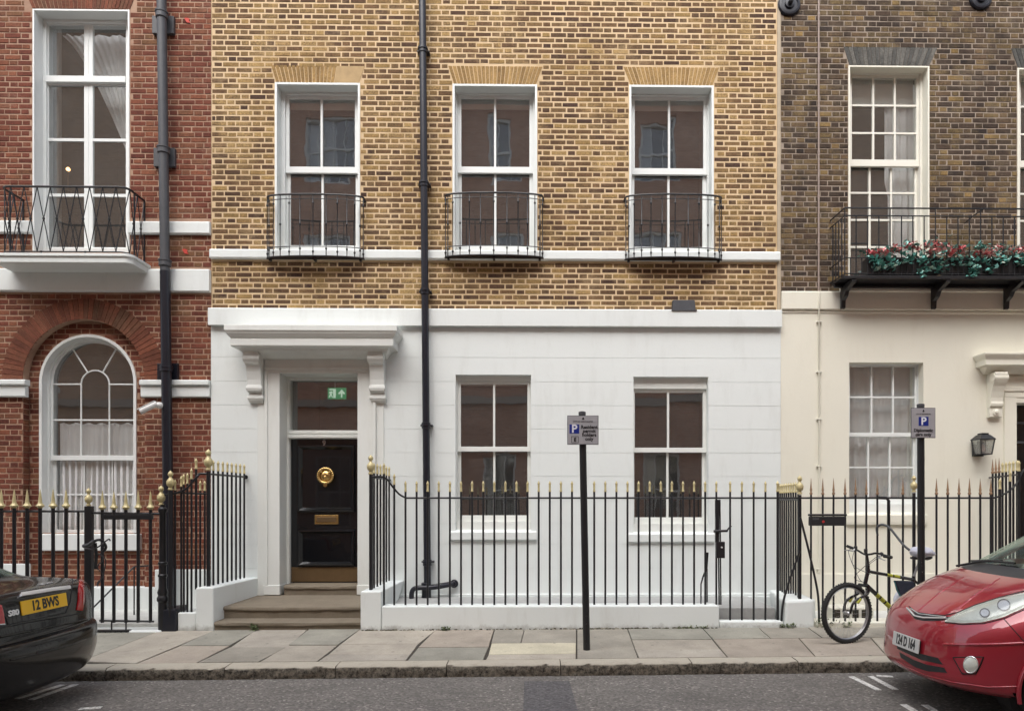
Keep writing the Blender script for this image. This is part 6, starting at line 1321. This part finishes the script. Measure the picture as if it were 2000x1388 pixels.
        mt = Matrix((( u.x, v.x, nr.x, c.x + nr.x * .0012), (u.y, v.y, nr.y, c.y + nr.y * .0012), (u.z, v.z, nr.z, c.z + nr.z * .0012), (0, 0, 0, 1)))
        lettering('lettering', txt, size or hei * .98, M[ink], pl, mt, sx=sx, bold=bold); return pl
    def badge(s, txt, q0, q1, size, mat, sx=1.0):
        s.last = 5.0; a, n1 = s.hit(*q0); b, n2 = s.hit(*q1); u = (b - a).normalized(); nr = ((n1 + n2) / 2); nr = (nr - u * nr.dot(u)).normalized(); v = nr.cross(u); c = (a + b) / 2 + nr * .006
        lettering('badge', txt, size, M[mat], s.t, Matrix(((u.x, v.x, nr.x, c.x), (u.y, v.y, nr.y, c.y), (u.z, v.z, nr.z, c.z), (0, 0, 0, 1))), depth=.003, bold=.002, sx=sx)
def carpaint(name, col, flake, metal=.25):
    k = N(name); k.set(Base_Color=k.mix(k.noise(900, 2), col, flake), Metallic=metal, Roughness=.42); k.b.inputs['Coat IOR'].default_value = 1.65; k.b.inputs['Coat Weight'].default_value = 1; k.b.inputs['Coat Roughness'].default_value = .012
    dst = k.ramp(k.noise(5, 6, .7), [(.5, 0.), (.85, .04)]); d_ = k.n('ShaderNodeBsdfDiffuse'); d_.inputs['Color'].default_value = (.25, .22, .18, 1); mx = k.n('ShaderNodeMixShader'); k.l(dst, mx.inputs[0]); k.l(k.b.outputs[0], mx.inputs[1]); k.l(d_.outputs[0], mx.inputs[2]); k.l(mx.outputs[0], k.out.inputs[0]); return k.m
M['redpaint'] = carpaint('deep red metallic paint', (.29, .006, .018), (.42, .012, .032)); M['blackpaint'] = simple('black car paint', (.004, .004, .005), .22, 0, .2, 40, spec=.35, coat=.35)
M['plateyellow'] = simple('yellow plate', (.85, .50, .02), .4, var=.05); M['platewhite'] = simple('white plate', (.62, .62, .60), .4, var=.05)
M['redlens'] = simple('red lamp lens', (.40, .008, .012), .12, 0, .1, 30, coat=.8); M['lensgrey'] = simple('lamp reflector', (.72, .76, .68), .3, .2, .18, 30, .5, 25, .01); M['cowl'] = simple('grey black cowl plastic', (.035, .036, .04), .5)
M['seam_shade'] = simple('dark seam', (.008, .008, .009), .7)  # panel gaps, and the painted shade line at the fog lamp
cols = ('xf', 'w', 'L', 'p', 'q', 'xr', 'Lr')
RT = [  # z, nose x, half width, corner length, exponents, tail x, tail corner
 (.20, .16, .78, .58, 2.4, 2.0, 4.60, .35), (.27, .10, .835, .58, 2.4, 2.0, 4.68, .35), (.30, .03, .868, .60, 2.4, 2.0, 4.72, .35), (.36, .0, .875, .62, 2.35, 2.0, 4.74, .35), (.43, .0, .882, .64, 2.3, 2.0, 4.74, .35), (.55, .008, .888, .66, 2.3, 2.0, 4.74, .35),
 (.66, .03, .892, .66, 2.35, 2.0, 4.73, .35), (.74, .07, .893, .66, 2.4, 2.0, 4.72, .35), (.80, .13, .893, .66, 2.45, 2.0, 4.71, .35), (.86, .21, .89, .66, 2.5, 2.0, 4.70, .35), (.93, .33, .885, .62, 2.6, 2.05, 4.68, .35),
 (1.0, .48, .875, .55, 2.7, 2.1, 4.66, .35), (1.05, .62, .862, .50, 2.8, 2.1, 4.64, .35), (1.09, .75, .85, .46, 2.9, 2.1, 4.62, .35), (1.13, .85, .835, .44, 2.9, 2.1, 4.6, .35), (1.17, .92, .82, .42, 2.9, 2.1, 4.6, .35), (1.22, 1.0, .80, .42, 2.9, 2.1, 4.58, .35),
 (1.33, 1.17, .76, .42, 2.9, 2.1, 4.5, .35), (1.47, 1.40, .71, .42, 2.9, 2.1, 4.5, .35), (1.58, 1.62, .665, .42, 2.8, 2.1, 4.4, .35), (1.66, 1.85, .625, .42, 2.8, 2.1, 4.33, .35), (1.71, 2.1, .57, .42, 2.6, 2.1, 4.2, .4), (1.74, 2.5, .42, .4, 2.4, 2.1, 4.0, .4), (1.75, 2.9, .2, .3, 2.2, 2.0, 3.7, .3)]
ryaw = R(6.0); RYC = YK - .13 - .895; rnose = P(1752, 1245, RYC)
def rplace(x, y, z): X_ = rnose.x + x * math.cos(ryaw) + y * math.sin(ryaw); Y_ = RYC - x * math.sin(ryaw) + y * math.cos(ryaw); return Vector((X_, Y_, rz(X_, max(Y_, -5)) + z))
rl = [.265, .275, .285, .295, .305, .32, .34, .37, .42, .48, .54, .60, .65, .69, .72, .75, .775, .80, .82, .84, .86, .88, .90, .92, .94, .96, .98, 1.0, 1.02, 1.04, 1.06, 1.08, 1.10, 1.12, 1.14, 1.16, 1.19, 1.22, 1.27, 1.33, 1.40, 1.47, 1.53, 1.58, 1.62, 1.66, 1.69, 1.71, 1.725, 1.735, 1.743, 1.75]
rc = Car('parked_car', 'red people carrier parked nose first at the right edge', RT, cols, rplace, rl, (.84, 3.75), 'redpaint', 'cars parked along the kerb')
def rreg(x, y, z, kk):
    if 1.075 < z < 1.135 and kk < 1.0: return ('cowl_panel', 'cowl')
    if 1.135 < z < 1.64:
        if kk < .82: return ('windscreen', 'carglass')
        if kk < .98 or z > 1.60: return ('body', 'redpaint')
        return ('side_window', 'carglass') if x < 4.1 else ('body', 'redpaint')
    return ('body', 'redpaint')
rc.build(rreg)
hl = rc.patch('headlight', [(1846, 1212), (1870, 1198), (1905, 1183), (1950, 1169), (2000, 1158), (2034, 1152)], [(1846, 1214), (1880, 1217), (1920, 1215), (1960, 1205), (2000, 1187), (2034, 1166)], 'lensgrey', .006, 26, 6, bulge=.010)
rc.patch('lens', [(1852, 1211), (1875, 1200), (1908, 1186), (1950, 1172), (2000, 1161), (2028, 1155)], [(1852, 1212.5), (1882, 1215), (1920, 1213), (1958, 1203), (2000, 1184), (2028, 1168)], 'lens', .026, 22, 4, hl, .012)
for cx_, cy_, rr_ in ((1962, 1184, 12), (1925, 1199, 9)):
    hh_ = [(cx_ + rr_ * math.cos(t), cy_ - rr_ * .85 * math.sin(t)) for t in [math.pi - math.pi * i / 10 for i in range(11)]]; rc.patch('reflector', hh_, [(a, 2 * cy_ - b) for a, b in hh_], 'chrome', .019, 10, 4, hl); rc.line('reflector_ring', hh_ + [(a, 2 * cy_ - b) for a, b in hh_[::-1]], .0035, 'greypipe', .02, hl)
rc.line('bonnet_seam', [(1776, 1184), (1790, 1195), (1815, 1199), (1845, 1201), (1872, 1195), (1907, 1180), (1952, 1166), (2000, 1154), (2030, 1148)], .0045, 'seam_shade', .001)
rc.line('lamp_seam', [(1846, 1215), (1880, 1219), (1922, 1217), (1962, 1207), (2000, 1190), (2032, 1170)], .0035, 'seam_shade', .001)
rc.patch('grille', [(1771, 1185), (1785, 1195), (1810, 1199.5), (1845, 1203), (1858, 1205)], [(1772, 1190), (1787, 1208), (1803, 1211.5), (1830, 1212), (1850, 1209.5)], 'plastic', .003, 20, 4)
rc.line('grille_bar', [(1773, 1188), (1788, 1203), (1806, 1207), (1850, 1208)], .008, 'chrome', .010); rc.line('grille_bar', [(1780, 1189), (1796, 1199), (1820, 1202), (1848, 1205)], .004, 'chrome', .008)
rc.line('bumper_crease', [(1842, 1257), (1870, 1258), (1920, 1258), (1960, 1257), (2000, 1255), (2030, 1252)], .010, 'redpaint', .000)
rc.patch('air_intake', [(1752, 1257), (1775, 1266), (1800, 1276), (1832, 1284)], [(1753, 1266), (1776, 1277), (1800, 1288), (1842, 1297)], 'plastic', .003, 14, 3)
rc.patch('air_intake', [(1757, 1273), (1785, 1288), (1810, 1297), (1844, 1303)], [(1760, 1283), (1786, 1301), (1812, 1310), (1850, 1313)], 'plastic', .003, 14, 3)
rc.line('lip_seam', [(1752, 1290), (1770, 1301), (1810, 1318), (1860, 1331), (1930, 1341), (1985, 1340)], .005, 'redpaint', .002)
rc.patch('fog_recess', [(1862, 1282), (1885, 1281), (1920, 1281)], [(1876, 1310), (1890, 1316), (1908, 1312)], 'redpaint', .005, 12, 5); fc_ = [(1897 + 13.5 * math.cos(t), 1297 - 16 * math.sin(t)) for t in [math.pi - math.pi * i / 12 for i in range(13)]]; fc2 = [(1897 + 13.5 * math.cos(t), 1297 + 16 * math.sin(t)) for t in [math.pi - math.pi * i / 12 for i in range(13)]]
rc.patch('fog_lamp', fc_, fc2, 'lensgrey', .010, 14, 6, bulge=.012)
rc.line('fog_recess_shade', [(1862, 1283), (1890, 1282), (1921, 1282), (1915, 1298), (1906, 1315), (1880, 1315), (1862, 1283)], .0045, 'seam_shade', .003)  # dark outline painted in for the shading of the fog lamp recess
rc.line('fog_ring', fc_ + fc2[::-1], .005, 'chrome', .010)
rc.plate('number_plate', [(1752, 1233), (1800, 1248), (1800, 1277), (1752, 1258)], 'platewhite', '124 D 164', 'ink', sx=.60, off=.03, wid=.38)
for q in ([(1900, 1099), (1935, 1099), (1985, 1104)], [(1870, 1109), (1920, 1100), (1960, 1099)]): rc.line('wiper', q, .010, 'plastic', .022)
for sgn in (1, -1):
    nn = len(rc.loops[0]); MB().tube([rc.place(*rc.loops[i][int(rc.NQ * .84) if sgn > 0 else nn - int(rc.NQ * .84)], z) for i, z in enumerate(rc.z) if 1.13 < z < 1.66], .014, 6).build('screen_seal', M['plastic'], rc.t, smooth=60)
for q in ([(1793, 1192), (1830, 1160), (1880, 1127)], [(1868, 1190), (1905, 1160), (1950, 1129)]): rc.line('bonnet_crease', q, .03, 'redpaint', -.024)
rc.line('wing_seam', [(1960, 1207), (1985, 1235), (2000, 1252)], .003, 'seam_shade', .001)
ds = MB().hexa([rplace(x, y, z) for z in (.95, 1.11) for x, y in ((1.15, -.6), (1.6, -.62), (1.6, .62), (1.15, .6))]).build('dashboard', M['plastic'], rc.t)
for y in (-.38, .38): MB().hexa([rplace(x, yy, z) for z, dx in ((.9, 0), (1.45, .12)) for x, yy in ((2.4 + dx, y - .23), (2.55 + dx, y - .23), (2.55 + dx, y + .23), (2.4 + dx, y + .23))]).build('seat', M['cowl'], rc.t, bevel=.05)
BT = [(.22, .13, .80, .36, 2.6, 2.2, 4.6, .5), (.27, .06, .855, .38, 2.6, 2.2, 4.65, .5), (.36, .015, .892, .40, 2.6, 2.2, 4.7, .5), (.46, .0, .905, .40, 2.7, 2.2, 4.72, .5), (.56, .0, .91, .40, 2.7, 2.2, 4.72, .5), (.62, .012, .91, .38, 2.8, 2.2, 4.72, .5), (.645, .05, .908, .36, 3.0, 2.3, 4.7, .5), (.655, .095, .905, .33, 3.2, 2.4, 4.7, .5),
 (.72, .115, .903, .30, 3.4, 2.5, 4.65, .5), (.84, .125, .90, .28, 3.6, 2.5, 4.6, .5), (.93, .135, .89, .28, 3.6, 2.5, 4.5, .5), (.985, .155, .872, .28, 3.4, 2.5, 4.4, .5), (1.01, .20, .85, .30, 3.2, 2.4, 4.2, .5), (1.025, .34, .825, .30, 3.2, 2.4, 3.9, .5), (1.035, .52, .80, .3, 3.2, 2.4, 3.5, .5), (1.055, .66, .775, .3, 3.2, 2.4, 3.4, .5),
 (1.15, .86, .735, .34, 3.2, 2.4, 3.2, .5), (1.30, 1.20, .665, .36, 3.2, 2.4, 2.95, .5), (1.39, 1.50, .61, .4, 3.0, 2.4, 2.75, .5), (1.43, 1.80, .54, .4, 2.8, 2.3, 2.55, .4), (1.445, 2.0, .4, .2, 2.6, 2.2, 2.4, .2)]
BYC = -4.0; bend = P(70, 1185, BYC).x + .16
def bplace(x, y, z): return Vector((bend - x, BYC + y, rz(bend, BYC) + z))
bl = [.22, .235, .26, .29, .33, .38, .44, .50, .56, .60, .62, .635, .645, .652, .66, .68, .72, .77, .82, .87, .91, .94, .965, .985, 1.0, 1.01, 1.018, 1.025, 1.03, 1.035, 1.043, 1.055, 1.075, 1.11, 1.15, 1.2, 1.25, 1.3, 1.35, 1.39, 1.415, 1.43, 1.44, 1.445]
bc = Car('parked_car', 'black saloon with yellow rear plate parked at the left edge', BT, cols, bplace, bl, (1.05, 3.75), 'blackpaint', 'cars parked along the kerb')
def breg(x, y, z, kk):
    if 1.08 < z < 1.37:
        if kk < .8: return ('rear_window', 'carglass')
        if kk < 1.0: return ('body', 'blackpaint')
        return ('side_window', 'carglass') if x < 3.0 else ('body', 'blackpaint')
    return ('body', 'blackpaint')
bc.build(breg)
bc.patch('tail_light', [(154, 1131), (153, 1150), (152, 1170), (149, 1191)], [(162, 1130), (163.5, 1150), (163.5, 1172), (160, 1192)], 'redlens', .008, 10, 4, bulge=.006)
bc.patch('tail_light', [(-14, 1175), (-12, 1195), (-8, 1218)], [(2, 1182), (6, 1198), (8, 1217)], 'redlens', .008, 10, 4, bulge=.006); bc.line('lamp_trim', [(-8, 1219), (8, 1218)], .006, 'chrome', .006)
bc.patch('chrome_strip', [(38, 1160), (60, 1156.5), (100, 1150), (134, 1146)], [(38, 1165), (60, 1162), (100, 1155), (134, 1151)], 'chrome', .022, 14, 3)
bc.plate('number_plate', [(46, 1171), (120, 1161), (122, 1184), (50, 1198)], 'plateyellow', '12 BWS', 'ink', sx=.86, off=.012)
bc.badge('VOLVO', (79, 1142), (102, 1137), .045, 'chrome', 1.3); bc.badge('S80', (13, 1199), (37, 1194), .06, 'chrome', 1.2)
bc.line('boot_seam', [(142, 1128), (140, 1150), (137, 1175), (128, 1196), (70, 1208), (16, 1219), (9, 1200)], .004, 'seam_shade', .001)
bc.line('bumper_seam', [(0, 1226), (60, 1214), (120, 1204), (158, 1197)], .004, 'seam_shade', .001); bc.line('bumper_crease', [(0, 1243), (60, 1231), (120, 1219), (170, 1209)], .010, 'blackpaint', 0)
bc.patch('reflector', [(72, 1271), (100, 1265), (113, 1261)], [(72, 1276), (100, 1270), (112, 1266)], 'plastic', .003, 8, 2); bc.line('bumper_crease', [(20, 1288), (80, 1275), (140, 1258), (168, 1246)], .008, 'blackpaint', 0)
MB().hexa([bplace(x, y, z) for z in (.9, 1.12) for x, y in ((1.0, -.6), (1.3, -.6), (1.3, .6), (1.0, .6))]).build('parcel_shelf', M['plastic'], bc.t)
